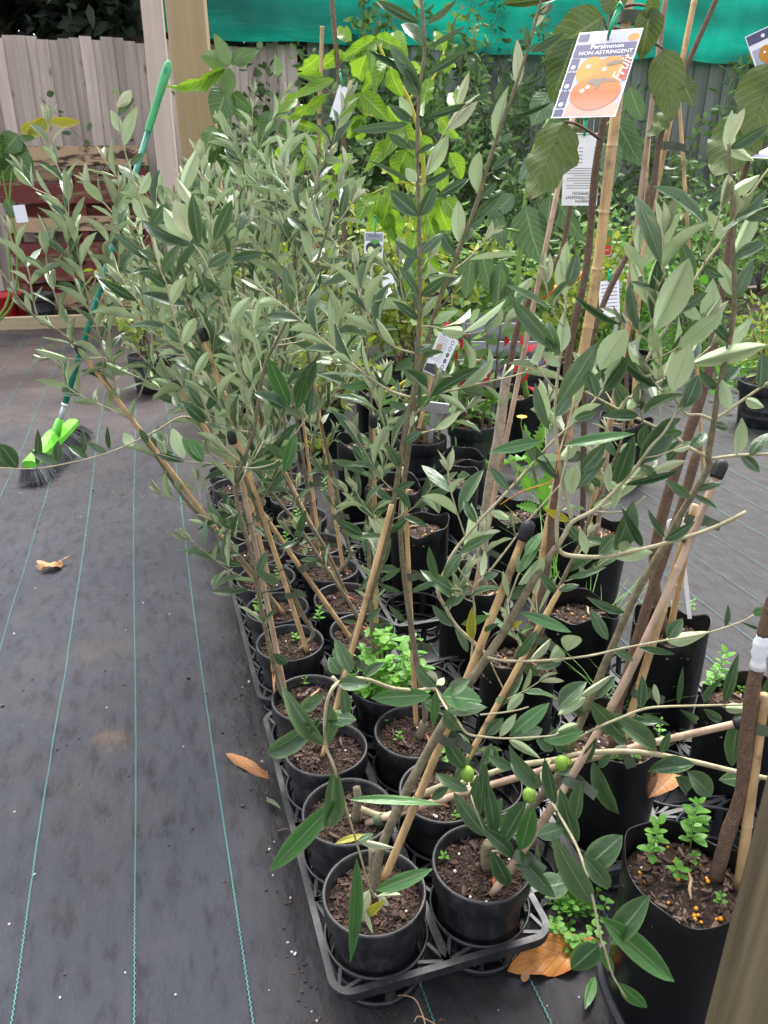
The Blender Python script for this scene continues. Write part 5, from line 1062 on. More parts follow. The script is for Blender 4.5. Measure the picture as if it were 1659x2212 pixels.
SH = [(1.75,.25,2.3,.35,9,420,.09,.05,'shrub','thin leaved creeper stems on the grey fence left of the posts',.3),
 (2.75,.6,2.75,.5,12,1500,.09,.055,'shrub','tall dark round leaved shrub right of the pine post',.5),(3.35,.7,2.9,.5,12,1700,.095,.055,'shrub_mid','tall mid green shrub with red brown stems left of centre',.4),
 (3.95,.5,3.0,.55,12,1900,.10,.030,'shrub_mid','feathery light green shrub reaching over the shade cloth',.7),(4.5,.8,2.6,.6,12,1600,.075,.036,'shrub','dense dark shrub behind the lime avocado',.5),
 (5.1,.5,2.5,.5,10,1300,.09,.026,'shrub','narrow leaved shrub behind the central olive',.6),(5.7,.7,2.0,.5,9,480,.08,.032,'shrub','low dark shrub in front of the green-grey fence',.5),
 (6.4,.6,1.9,.5,9,520,.095,.045,'shrub_mid','bushy green shrub behind the persimmon tags',.6),(7.0,.8,2.3,.5,10,620,.10,.042,'shrub_mid','dark twiggy shrub behind the crossed canes',.5),(7.7,.5,2.95,.45,9,1100,.10,.024,'shrub','weeping narrow leaved shrub hanging before the cloth at right',1.0),
 (8.4,.7,2.2,.5,9,520,.10,.042,'shrub_mid','dark shrub at the foot of the fence, right',.6),(9.1,.6,2.6,.5,10,1300,.10,.025,'shrub_mid','drooping shrub near the right edge by the fence',.9),(9.8,.9,2.1,.6,10,700,.10,.042,'shrub_mid','shrub at the far right below the tilted fruit tags',.5)]
for k, a in enumerate(SH):
    x, y = fx(a[0], a[1]); shrub(x, y, a[2], a[3], a[4], a[5], a[6], a[7], a[8], a[9], 100 + k, a[10])
# middle distance plants in front of the shrubs
MID = [(-.55,4.7,1.0,.7,10,900,.07,.035,'shrub_lime','yellow green low shrub behind the olive crowns, centre left'),(.10,4.3,1.05,.7,10,1100,.06,.03,'shrub_lime','lime leaved shrub under the avocado fruit tag'),(.75,4.9,1.2,.7,10,1000,.07,.035,'shrub_mid','green bush behind the hanging avocado leaves'),
 (1.5,5.2,1.1,.8,10,1100,.07,.03,'shrub_mid','light green bush below the persimmon tags'),(2.2,5.4,1.3,.8,10,700,.07,.03,'shrub_mid','leafy bush in the weeds at right'),(2.7,4.8,.8,.9,10,1100,.06,.03,'shrub_mid','low bright weeds bush at the right edge'),(1.05,4.3,.75,.6,9,500,.06,.04,'shrub_lime','young vine with yellow green leaves near the crossed canes'),
 (1.45,4.5,.65,.6,8,400,.06,.045,'weed','light green vine seedling in the back right pot'),(-1.36,4.5,.55,.5,8,200,.06,.03,'shrub_lime','sparse lime leaved plant in the pot behind the broom'),(1.93,3.8,.42,.7,10,420,.045,.018,'shrub_lime','fine leaved yellow green bush in the right edge pot'),
 (.375,3.12,.62,.45,8,170,.085,.034,'shrub_mid','photinia with reddish young leaves in the round pot'),(-.28,3.25,.5,.6,9,340,.06,.03,'shrub_lime','yellowing bush behind the middle canes'),(.15,2.95,.36,.7,8,120,.06,.022,'shrub_mid','small weeds in the pot beside the white label stick'),(3.3,5.8,1.5,.8,10,1200,.07,.03,'shrub_mid','bushy weeds beyond the right edge bush'),
 (-.3,5.5,1.7,.6,10,1200,.08,.035,'shrub','dark bush between the pine post and the lime avocado'),(1.1,6.0,1.9,.6,10,1300,.08,.035,'shrub','dark leafy bush behind the central olive limbs'),(2.6,6.4,1.6,.7,10,700,.08,.03,'shrub','dark understory bush right of the crossed canes')]
for k, a in enumerate(MID):
    shrub(*a[:9], a[9], 200 + k, .5, 'brown_bark', 'bushes in the middle distance', z0=.18 if k in (1, 6, 7, 8, 9, 10, 11, 12) else 0, low=.2)
T = Tree('left_plant', Vector((-3.0, 5.9, .1)), 'tall weak plant at left edge with big green leaves and one yellow leaf', 'plant', None, 'green_stem', 'avocado_dark', .4); T.root.name = 'leafy_plant'; tr = T.tr
for pts in ([(20, 640), (18, 500), (25, 380), (40, 290)], [(30, 650), (35, 520), (10, 400), (0, 300)]): T.stem([T.base, *tr(pts, 5.9)], .011, .006, 'branch')
T.traced([(40,290,5,330,40),(45,285,75,300,26),(20,300,60,380,46),(10,290,-10,360,40),(30,340,-5,400,42),(40,320,66,400,34),(10,430,40,470,22)], 5.9, .1, 'avocado_dark')
T.traced([(60,290,112,255,26),(108,262,172,264,18),(45,290,75,262,16)], 5.85, .02, 'yellow')
def conifer(x, y, h, rad, n, seed, label):
    r = random.Random(seed); root = empty('conifer_tree', (x, y, 0), label, 'tree', 'dark trees behind the fence'); m = MB(); pd = []
    m.tube([(0, 0, 0), (.05, 0, h * .4), (0, .05, h * .8), (0, 0, h)], [.16, .13, .07, .02], 8)
    for k in range(46):
        z = h * (.12 + .86 * r.random()); a = r.uniform(0, 6.28); l = rad * (1 - .55 * z / h) * r.uniform(.6, 1.1); e = Vector((math.cos(a) * l, math.sin(a) * l, z + l * r.uniform(-.15, .4)))
        m.tube([(0, 0, z), e * .5 + Vector((0, 0, z * .5 + .05)), e], [.035, .02, .008], 5)
        for i in range(n // 46):
            f = .25 + .75 * r.random(); p = Vector((0, 0, z)).lerp(e, f) + Vector((r.gauss(0, .16), r.gauss(0, .16), r.gauss(0, .16))); pd.append((p, Vector((math.cos(a), math.sin(a), -.3))))
    m.build('trunk', MT['brown_bark'], root); o = foliage(pd, .20, .08, 'conifer', seed + 3, root, 'crown')
for k, (s, off, h, rad, lb) in enumerate(((-1.6, -1.5, 5.5, 1.7, 'dark conifer behind the fence at the far left'), (-.2, -1.9, 6, 1.8, 'dark conifer with reddish trunk behind the fence, left'), (1.2, -1.4, 5.6, 1.6, 'dark conifer behind the fence just left of the shade cloth'), (2.6, -2.2, 6, 1.8, 'dark conifer mostly hidden by the shade cloth'), (.5, -3.6, 7, 2.2, 'tall dark tree filling the gap behind the conifers'), (-2.6, -3.4, 7, 2.4, 'tall dark tree behind the conifers at the far left'), (2.3, -4.2, 7, 2.4, 'tall dark tree behind the conifers near the shade cloth'), (-.9, -5.0, 8, 2.6, 'tallest dark tree far behind the left fence'))):
    q = fpt(s, off, 0); conifer(q.x, q.y, h, rad, 9000, 300 + k, lb)
# weeds on the ground at the right back
def weed_patch(x, y, sx, sy, n, seed, label):
    r = random.Random(seed); pd = []
    for k in range(n):
        p = Vector((r.gauss(0, sx), r.gauss(0, sy), r.random() ** 2 * .22)); pd.append((p, Vector((r.gauss(0, .6), r.gauss(0, .6), .6))))
    o = foliage(pd, .05, .026, 'weed', seed, None, 'ground_weeds'); o.location = (x, y, .01); tag(o, label, 'weeds', kind='stuff')
weed_patch(2.6, 4.9, .5, .35, 1500, 400, 'bright green weeds spreading at the right back'); weed_patch(1.7, 5.6, .6, .3, 1300, 401, 'green weeds below the back shrubs')
weed_patch(0.4, 6.0, .9, .35, 1300, 402, 'weeds along the foot of the back shrubs')
# ------------------------------------------------------------------ weeds in the pots
def seedling(p, h, n, L, seed, label, group='seedlings in the pots', name='weed_seedling', key='weed'):
    r = random.Random(seed); T = Tree(name, p, label, 'weed', group, 'green_stem', key, .55); top = Vector(p) + Vector((r.gauss(0, .1) * h, r.gauss(0, .1) * h, h))
    T.stem([Vector(p), Vector(p).lerp(top, .5) + Vector((r.gauss(0, .002), 0, 0)), top], .0011, .0008, 'stem', n=5, step=2); az = r.uniform(0, 6)
    for k in range(n):
        f = .25 + .75 * (k // 2) / max(1, (n - 1) // 2); q = Vector(p).lerp(top, min(1, f)); az += math.pi if k % 2 else 1.9; d = Vector((math.cos(az), math.sin(az), .35 + .5 * (f > .9))).normalized(); l = L * r.uniform(.75, 1.2) * (1.1 - .3 * f)
        T.put(q + d * .002, q + d * l, UP - d * d.z, l * .55, key)
    return T
SD = [(690,1345,.05,12,.016,'tall seedling at the back of the fifth pot'),(640,1385,.02,8,.014,'seedling clump at the foot of the fifth pot cane'),(660,1480,.015,6,.012,'tiny seedling in the fourth left pot'),(625,1520,.014,6,.012,'pair of seedlings by the stem in the fourth left pot'),(728,1580,.04,10,.018,'upright seedling in the pot below the big grey leaf'),
 (860,1600,.016,8,.011,'seedlings in front of the taped stub'),(830,1560,.012,5,.011,'seedling by the red strip of bark'),(955,1650,.03,8,.020,'large seedling right of the capped centre cane'),(985,1770,.012,6,.010,'seedlings in the second right pot'),(1010,1765,.012,6,.010,'clover seedlings by the rust coloured bark strip'),
 (960,1855,.012,7,.010,'small seedlings at the left rim of the front right pot'),(850,1860,.012,5,.009,'two leaf seedling at the nearest trunk'),(570,1300,.03,10,.016,'pale seedlings at the left rim, sixth pot'),(560,1330,.045,12,.018,'leafy seedlings spilling from the sixth pot'),(605,1250,.04,12,.015,'seedlings behind the left stems'),(615,1180,.05,14,.016,'taller weeds among the far left pots'),
 (755,1200,.03,10,.014,'seedlings by the crooked trunk'),(720,1250,.02,8,.013,'seedlings in the pot left of the crooked trunk'),(790,1275,.02,8,.013,'seedlings in the sixth right pot'),(645,1130,.05,14,.016,'weeds in the far middle pot'),(700,1070,.06,16,.017,'weeds in the farthest right column pot')]
for k, (u, v, h, n, L, lb) in enumerate(SD): seedling(onz(u, v, SOILZ), h, n, L, 500 + k, lb)
for k, (u, v, h, n, L, z, lb) in enumerate([(1405,1865,.075,18,.021,.24,'branching bright seedling at the back left of the pellet strewn bag'),(1490,1840,.095,22,.024,.24,'taller bright seedling at the back of the pellet strewn bag'),(1460,1892,.018,8,.019,.24,'rosette seedling in the middle of the pellet strewn bag'),(1500,1862,.02,5,.012,.24,'two leaf seedling near the brown stem'),(1553,1955,.02,7,.012,.24,'seedling at the foot of the brown stem'),
  (1525,1510,.11,26,.024,.2,'leafy weed between the two right hand bags'),(1455,1320,.03,14,.013,.27,'clover like weed in the tall bag beside the marker'),(1420,1310,.03,14,.013,.27,'clover weed at the left of the tall bag'),(1490,1325,.03,12,.013,.27,'dark seedling at the marker stick foot'),(1330,1640,.015,14,.012,.215,'clover patch at the left front of the low bag'),(1370,1640,.015,14,.012,.215,'clover patch at the front of the low bag'),(1180,1085,.06,14,.02,.22,'weeds below the sow thistle'),
  (1600,1500,.02,9,.014,.2,'seedlings among pellets in the right edge bag'),(1420,1600,.05,14,.011,.215,'small round leaved weed in the low bag')]): seedling(onz(u, v, z), h, n, L, 560 + k, lb, 'seedlings in the bags')
# the bright chickweed clump
pc = base_on(3, 1, -.005, -.02); T = Tree('chickweed', pc, 'dense bright green chickweed clump filling a pot', 'weed', None, 'green_stem', 'weed', .55)
for k in range(46):
    a = rng.uniform(0, 6.28); q = .06 * math.sqrt(rng.random()); top = pc + Vector((q * 1.5 * math.cos(a), q * 1.3 * math.sin(a), rng.uniform(.03, .135) * (1.15 - q * 5)))
    T.stem([pc + Vector((q * .5 * math.cos(a), q * .5 * math.sin(a), 0)), top], .0012, .0009, 'stem', n=4)
    for j in range(6):
        z = a + j * 2.2; d = Vector((math.cos(z), math.sin(z), .25 + rng.uniform(-.2, .3))).normalized(); l = rng.uniform(.018, .030); s = top - Vector((0, 0, .012 * (j // 2)))
        T.put(s, s + d * l, UP + Vector((rng.gauss(0, .2), rng.gauss(0, .2), 0)), l * .62, 'weed')
def rosette(p, n, L, W, seed, label, name='weed', key='weed', up=.7, group=None):
    r = random.Random(seed); T = Tree(name, p, label, 'weed', group, 'green_stem', key, W)
    for k in range(n):
        a = r.uniform(0, 6.28); d = Vector((math.cos(a), math.sin(a), up * r.uniform(.3, 1.4))).normalized(); l = L * r.uniform(.6, 1.15); T.put(Vector(p) + d * .004, Vector(p) + d * l, UP, l * W, key)
    return T
T = Tree('weed', onz(1240, 1985, .01), 'round leaved weed mat growing between tray and bag', 'weed', None, 'green_stem', 'weed', .6)
for k in range(34):
    a = rng.uniform(0, 6.28); q_ = .062 * math.sqrt(rng.random()); t_ = T.base + Vector((q_ * math.cos(a), q_ * 1.2 * math.sin(a), rng.uniform(.01, .05))); T.stem([T.base + Vector((q_ * .7 * math.cos(a), q_ * .8 * math.sin(a), 0)), t_], .0009, .0007, 'stem', n=4, step=2)
    for j in range(5):
        z = a + j * 2.4; d = Vector((math.cos(z), math.sin(z), rng.uniform(0, .5))).normalized(); l = rng.uniform(.008, .014); s_ = t_ - Vector((0, 0, .007 * (j // 2))); T.put(s_ + d * .003, s_ + d * (l + .003), UP, l * .8, 'weed')
rosette(onz(1225, 1960, .03), 9, .035, .7, 2, 'larger round leaved weed above the mat weed', up=1.2)
T = rosette(onz(1175, 1110, .22), 8, .09, .34, 3, 'sow thistle with toothed leaves and yellow flower heads', 'weed', 'tooth', 2.0); tr = T.tr
for (u, v) in ((1127, 905), (1172, 884)):
    pth = T.stem([T.base, *tr([(1150, 1000), (u, v + 20), (u, v)], 2.08)], .003, .0015, 'stem'); m = MB(); c = pth[-1] - T.base
    for k in range(14):
        a = k * .449; m.add([c, c + Vector((math.cos(a - .2) * .012, math.sin(a - .2) * .012, .006)), c + Vector((math.cos(a) * .016, math.sin(a) * .016, .008)), c + Vector((math.cos(a + .2) * .012, math.sin(a + .2) * .012, .006))], [(0, 1, 2, 3)])
    m.build('flower', MT['yellowflower'], T.root)
T.traced([(1150,1010,1140,920,34),(1160,960,1190,900,34),(1150,1060,1110,1000,36),(1170,1080,1190,1000,40),(1160,1100,1120,1090,34),(1150,990,1175,930,26),(1130,1030,1100,990,24),(1175,1030,1210,1010,24)], 2.08, .02, 'tooth')
rosette(onz(1010, 905, .20), 14, .20, .26, 4, 'dandelion leaves over the rim of the round pot', 'weed', 'tooth', .9)
rosette(onz(1075, 1010, .05), 7, .17, .34, 5, 'broad toothed leaf weed beside the round pot', 'weed', 'tooth', .5)
rosette(onz(690, 980, .1), 50, .09, .16, 6, 'dry straw coloured grass tuft behind the middle canes', 'grass_tuft', 'lime', 1.6)
def grass(p, n, L, seed, label):
    r = random.Random(seed); m = MB(); root = empty('grass_tuft', p, label, 'grass')
    for k in range(n):
        a = r.uniform(0, 6.28); d = Vector((math.cos(a) * .35, math.sin(a) * .35, 1)).normalized(); q = Vector((r.gauss(0, .015), r.gauss(0, .015), 0)); l = L * r.uniform(.5, 1.1); s = Vector((-math.sin(a), math.cos(a), 0)) * .0022; vs = []
        for j in range(6):
            t = j / 5; c = q + d * l * t + Vector((math.cos(a), math.sin(a), -.55)) * l * .35 * t * t; w = 1 - t * .95; vs += [c - s * w, c + s * w]
        m.add(vs, [(2 * j, 2 * j + 1, 2 * j + 3, 2 * j + 2) for j in range(5)], [(0.2, .5)] * 12)
    o = m.build('blade', MT['weed'], root); o['kind'] = 'stuff'
grass(onz(1270, 1400, .03), 26, .34, 1, 'tall bright grass tuft between the right hand bags'); grass(onz(1340, 1560, .05), 18, .2, 2, 'short grass beside the low bag'); grass(onz(1180, 1240, .2), 12, .22, 3, 'grass blades behind the capped cane')
# ------------------------------------------------------------------ broom
def broom():
    A = onz(62, 1003, .085); B = onz(158, 912, .085); mid = onz(118, 945, .10); top = at(366, 132, 3.72)
    root = empty('broom', Vector((mid.x, mid.y, 0)), 'green handled broom with lime head and grey bristles leaning on the pine post', 'broom'); o = Vector((mid.x, mid.y, 0))
    d = (top - mid).normalized(); h1 = mid + d * .15; g0 = top - d * .30
    m = MB(); m.tube([h1 - o, (h1.lerp(g0, .5)) - o, g0 - o], .0125, 16); m.build('handle', MT['broom_green'], root)
    m = MB(); m.tube([mid + d * .07 - o, h1 - o], .0105, 14); m.build('steel_sleeve', MT['steel'], root)
    m = MB(); m.tube([h1 - d * .002 - o, h1 + d * .008 - o], .0140, 14); m.build('collar', MT['white'], root)
    side = d.cross(Vector((0, 1, 0))).normalized(); fr = side.cross(d)
    # grip: round below, flattened to a paddle with a hanging hole above
    m = MB(); n = 18; st = [(0, .0135, .0135), (.01, .0155, .0155), (.16, .0155, .0155), (.165, .0175, .0165), (.23, .0195, .0125), (.27, .019, .011), (.292, .014, .010), (.30, .006, .006), (.301, .0005, .0005)]; vs = []
    for z, ra, rb in st:
        for k in range(n):
            a = 2 * math.pi * k / n; vs.append(g0 + d * z + side * math.cos(a) * ra + fr * math.sin(a) * rb - o)
    m.add(vs, [(i * n + k, i * n + (k + 1) % n, (i + 1) * n + (k + 1) % n, (i + 1) * n + k) for i in range(len(st) - 1) for k in range(n)]); gr = m.build('grip', MT['broom_mint'], root)
    m = MB(); c = g0 + d * .255 - o
    for sg in (1,-1):
        vs = [c + fr * sg * .0130 + side * math.cos(6.283 * k / 16) * .0062 + d * math.sin(6.283 * k / 16) * .015 for k in range(16)]; m.add(vs, [tuple(range(16)) if sg > 0 else tuple(range(15, -1, -1))])
    m.build('hanging_hole', MT['broom_green'], gr)
    ax = (B - A).normalized(); w = ax.cross(UP).normalized(); L = (B - A).length
    m = MB(); vs = []; ns = 12
    for i in range(ns + 1):
        t = i / ns; c = A + ax * L * t; hw = .025 + .010 * math.sin(math.pi * t); zt = .016 + .03 * math.exp(-((t - .5) / .22) ** 2)
        for (x, z) in ((-hw, -.014), (hw, -.014), (hw, .010), (hw * .5, zt), (-hw * .5, zt), (-hw, .010)): vs.append(c + w * x + UP * z - o)
    m.add(vs, [(i * 6 + k, (i + 1) * 6 + k, (i + 1) * 6 + (k + 1) % 6, i * 6 + (k + 1) % 6) for i in range(ns) for k in range(6)] + [tuple(range(6)), tuple(ns * 6 + k for k in range(5, -1, -1))]); m.build('head', MT['broom_lime'], root, False)
    m = MB(); m.tube([mid - d * .03 - o, mid + d * .085 - o], [.024, .0165], 14); m.build('socket', MT['broom_lime'], root)
    m = MB(); r = random.Random(3)
    for k in range(3200):
        t = r.random(); x = r.uniform(-1, 1); p = A + ax * L * t + w * x * .034 - UP * .012 - o; ou = w * (x * .030 + .016) + ax * (t - .5) * .09; q = p + ou * r.uniform(.8, 1.2) - UP * r.uniform(.054, .066); s = Vector((r.gauss(0, 1), r.gauss(0, 1), 0)).normalized() * .0011
        mm = p.lerp(q, .5) + ou * .12; m.add([p - s, p + s, mm + s, mm - s, q + s * .7, q - s * .7], [(0, 1, 2, 3), (3, 2, 4, 5)])
    b_ = m.build('bristles', MT['bristle'], root, False); b_['kind'] = 'stuff'
broom()
# ------------------------------------------------------------------ tags and labels
def flat(name, c): return plain(name, c, .45, .04, 20)
PR = {'violet': flat('print_violet', (.065, .062, .135)), 'pale': flat('print_pale', (.30, .30, .36)), 'ink': flat('print_ink', (.03, .03, .035)), 'grey': flat('print_grey', (.16, .16, .17)), 'white': flat('print_white', (.80, .80, .82)), 'red': flat('print_red', (.32, .05, .03)),
      'skin': flat('print_peach', (.50, .30, .24)), 'orange2': flat('print_yellow_orange', (.50, .20, .012)), 'calyx': flat('print_calyx', (.16, .115, .085)), 'avo': flat('print_avocado_skin', (.025, .045, .025)), 'flesh': flat('print_avocado_flesh', (.72, .72, .38)), 'green': flat('print_green', (.10, .30, .06)), 'redlabel': flat('print_label_red', (.6, .03, .03))}
def fruitprint():
    m = NT('printed_persimmon'); uv = m.n('ShaderNodeUVMap'); sx = m.n('ShaderNodeSeparateXYZ'); m.l(uv.outputs[0], sx.inputs[0])
    m.col(m.ramp(sx.outputs[1], [(.1, (.46, .17, .012)), (.5, (.44, .105, .012)), (1, (.46, .19, .12))])); return m.set(.4, .4)
PR['fruit'] = fruitprint()
class Card:
    def __init__(s, TL, TR, BL, label, name='plant_tag', group='printed plant tags', mat='white', cat='plant tag', th=.0006):
        s.o = TL; s.T = TR - TL; s.S = BL - TL; s.n = s.T.cross(-s.S).normalized() if True else None
        s.S = s.S - s.T.normalized() * s.S.dot(s.T.normalized())      # square the card up
        s.n = (-s.S).cross(s.T).normalized()*-1
        if s.n.dot(CAMP - TL) < 0: s.n = -s.n
        s.root = empty(name, TL, label, cat, group); m = MB(); c = [(0, 0), (1, 0), (1, 1), (0, 1)]
        vs = [s.T * a + s.S * b + s.n * h for h in (-th, 0) for a, b in c]; m.add(vs, [(7, 6, 5, 4), (0, 1, 2, 3), (0, 4, 5, 1), (1, 5, 6, 2), (2, 6, 7, 3), (3, 7, 4, 0)]); m.build('card', MT['white'] if mat == 'white' else MT[mat], s.root, False)
    def poly(s, pts, mat, h=.0003, name='print'):
        m = MB(); vs = [s.T * a + s.S * b + s.n * h for a, b in pts]; b0 = min(p[1] for p in pts); b1 = max(p[1] for p in pts)
        nn = (vs[1] - vs[0]).cross(vs[2] - vs[0]); f = tuple(range(len(vs))); m.add(vs, [f if nn.dot(s.n) > 0 else f[::-1]], [(a, (b - b0) / max(1e-6, b1 - b0)) for a, b in pts]); return m.build(name, PR[mat], s.root, False)
    def rect(s, a0, b0, a1, b1, mat, h=.0003, name='print'): return s.poly([(a0, b0), (a1, b0), (a1, b1), (a0, b1)], mat, h, name)
    def disc(s, a, b, ra, rb, mat, h, n=24, name='print', k=0):
        return s.poly([(a + ra * math.cos(t) * (1 + k * math.cos(2 * t)), b + rb * math.sin(t)) for t in [6.2832 * i / n for i in range(n)]], mat, h, name)
    def text(s, body, a, b, size, mat='white', h=.0008, rot=0, bold=False, align='CENTER', shear=0):
        c = bpy.data.curves.new('printed_text', 'FONT'); c.body = body; c.size = size; c.align_x = align; c.align_y = 'CENTER'; c.shear = shear; c.offset = size * (.008 if bold else 0); c.resolution_u = 3
        tmp = bpy.data.objects.new('printed_text', c); COL.objects.link(tmp); bpy.context.view_layer.update(); me = bpy.data.meshes.new_from_object(tmp.evaluated_get(bpy.context.evaluated_depsgraph_get())); bpy.data.objects.remove(tmp); me.materials.clear(); me.materials.append(PR[mat]); o = bpy.data.objects.new('printed_text', me); link(o, s.root); x = s.T.normalized(); y = -s.S.normalized(); q = Matrix.Rotation(rot, 3, s.n); x = q @ x; y = q @ y; p = s.T * a + s.S * b + s.n * h
        z = x.cross(y); o.matrix_basis = Matrix(((x.x, y.x, z.x, p.x), (x.y, y.y, z.y, p.y), (x.z, y.z, z.z, p.z), (0, 0, 0, 1))); return o
    def ribbon(s, a, b, up, r=.0016):
        m = MB(); p = s.T * a + s.S * b
        for k in (-1, 1): m.tube([p + s.n * .002, p + s.n * .005 + up * .35 + s.T * .012 * k, p + up + s.T * .03 * k], [r, r * 1.5, r], 6)
        m.tube([p + up * .9 - s.T * .06, p + up + s.n * .004, p + up * .9 + s.T * .07], [r, r * 2, r], 6); m.build('ribbon', MT['ribbon'], s.root)
def fruit_print(c, a0=.19, small=False):
    c.rect(a0, .31, .985, .985, 'pale', .0003); c.rect(a0, .84, .985, .985, 'skin', .0004)
    c.disc(.38, .47, .20, .17, 'orange2', .0005, k=.08); c.disc(.66, .49, .22, .18, 'orange2', .0006, k=.06); c.disc(.74, .37, .15, .05, 'orange2', .00055)
    c.disc(.57, .72, .37, .205, 'fruit', .0007, 32, k=.05)
    for hx, hy in ((.33, .42), (.60, .46), (.36, .70), (.43, .66)): c.disc(hx, hy, .035, .022, 'white', .00085, 12)
    c.poly([(.40, .60), (.46, .565), (.58, .57), (.66, .545), (.68, .575), (.82, .58), (.86, .61), (.72, .605), (.62, .625), (.60, .68), (.55, .70), (.54, .65), (.44, .625)], 'calyx', .0009)
    c.poly([(.60, .40), (.72, .36), (.90, .375), (.84, .40), (.66, .425)], 'calyx', .0009)
c = Card(at(1252, 71, 1.24), at(1390, 60, 1.195), at(1201, 255, 1.165), 'white persimmon fruit tag with violet header and orange fruit picture')
c.rect(.02, .025, .98, .165, 'pale'); c.rect(.02, .025, .19, .115, 'violet', .0005); c.disc(.90, .10, .09, .045, 'orange2', .0004); c.rect(.02, .155, .98, .305, 'violet', .0005)
c.rect(.02, .315, .165, .985, 'violet', .0005); fruit_print(c); c.rect(.80, .315, .985, .60, 'red', .00045)
c.text('Persimmon', .53, .192, .0100, bold=True); c.text('NON ASTRINGENT', .53, .262, .0085)
c.text('Fruit', .88, .47, .021, rot=R(80), shear=.4, h=.0010)
for b_, tx in ((.47, 'Full Sun'), (.69, '3m to 4m'), (.90, 'Specimen')): c.disc(.09, b_ - .05, .035, .024, 'white', .0008, 14); c.text(tx, .092, b_, .0048)
c.disc(.50, .105, .022, .016, 'ink', .0009, 16, 'punch_hole'); c.ribbon(.50, .10, Vector((.012, .0, .038)))
c = Card(at(1221, 287, 1.52), at(1299, 287, 1.52), at(1219, 444, 1.50), 'white reverse of a persimmon tag with small upside down print, under the big tag')
for tx, b_, sz, bo in (('Diospyros', .945, .0075, True), ('NON ASTRINGENT', .885, .0078, False), ('PERSIMMON', .825, .0078, False)): c.text(tx, .62, b_, sz, 'ink', rot=math.pi, bold=bo)
for k in range(9): c.rect(.10 if k % 3 else .3, .48 + .034 * k, .94, .488 + .034 * k, 'grey', .0004, 'print_line')
for k in range(5): c.rect(.40, .20 + .05 * k, .52, .21 + .05 * k, 'grey', .0004, 'print_line'); c.rect(.82, .20 + .05 * k, .97, .21 + .05 * k, 'grey', .0004, 'print_line')
c.rect(.05, .02, .95, .03, 'grey', .0004, 'print_line'); c.ribbon(.52, .05, Vector((0, 0, .03)))
c = Card(at(1609, 80, 1.28), at(1690, 42, 1.28), at(1640, 190, 1.26), 'persimmon tag half cut off by the right edge near the top'); c.rect(.02, .02, .98, .2, 'violet'); fruit_print(c, .05); c.disc(.42, .12, .05, .035, 'white', .0008)
c = Card(at(1612, 340, 1.32), at(1700, 300, 1.32), at(1586, 392, 1.20), 'tilted persimmon tag lying low at the right edge'); fruit_print(c, .25); c.rect(.02, .02, .2, .98, 'violet')
c = Card(at(788, 500, 2.95), at(829, 502, 2.95), at(779, 570, 2.93), 'white avocado tag with cut dark avocado picture'); c.rect(.04, .04, .96, .28, 'pale'); c.disc(.55, .34, .25, .12, 'green', .0005); c.disc(.33, .50, .24, .17, 'avo', .0007); c.disc(.72, .50, .22, .16, 'avo', .0008); c.disc(.35, .56, .17, .11, 'flesh', .0010); c.disc(.62, .74, .28, .17, 'flesh', .0011); c.disc(.60, .74, .10, .08, 'skin', .0013); c.text('Avocado', .5, .12, .011, 'ink'); c.ribbon(.55, .04, Vector((0, 0, .06)))
c = Card(at(733, 182, 3.1), at(752, 190, 3.1), at(736, 262, 3.1), 'narrow white tag edge on against the lime leaves'); c.ribbon(.4, .03, Vector((-.01, 0, .05)), .003)
c = Card(at(800, 640, 3.3), at(838, 614, 3.3), at(812, 655, 3.25), 'small tilted white tag among the lime leaves'); c.rect(.1, .5, .9, .75, 'grey')
c = Card(at(820, 600, 3.3), at(845, 588, 3.3), at(822, 625, 3.28), 'small white tag corner above the tilted one')
c = Card(at(950, 716, 2.85), at(990, 735, 2.85), at(913, 800, 2.80), 'white plant label with icon column and black foot on a wooden stick')
for k in range(5): c.disc(.80, .12 + .155 * k, .075, .06, 'ink', .0005, 18); c.disc(.80, .12 + .155 * k, .045, .036, 'white' if k in (0, 4, 1) else 'grey', .0007, 14)
for k in range(11): c.rect(.10, .10 + .055 * k, .58, .112 + .055 * k, 'grey', .0004, 'print_line')
c.poly([(.02, .98), (.02, .80), (.45, .74), (.60, .80), (.98, .80), (.98, .98)], 'ink', .0005); c.ribbon(.28, .03, Vector((0, -.005, .02)), .003)
c = Card(at(1293, 608, 2.3), at(1337, 604, 2.3), at(1286, 688, 2.28), 'pale printed care sheet hanging behind the thick cane')
for k in range(8): c.rect(.12, .1 + .1 * k, .9, .12 + .1 * k, 'grey', .0004, 'print_line')
c.ribbon(.5, .03, Vector((0, 0, .03)), .003)
c = Card(at(1302, 495, 3.6), at(1325, 495, 3.6), at(1300, 552, 3.6), 'small red and green fruit label far behind the tags'); c.rect(.02, .02, .98, .62, 'green'); c.rect(.02, .62, .98, .98, 'redlabel'); c.disc(.4, .45, .14, .10, 'orange2', .0006); c.disc(.65, .40, .14, .10, 'orange2', .0006); c.text('FRUIT', .5, .8, .012)
c = Card(at(27, 444, 5.5), at(53, 442, 5.5), at(28, 482, 5.5), 'small grey white label tied to the plant at the left edge')
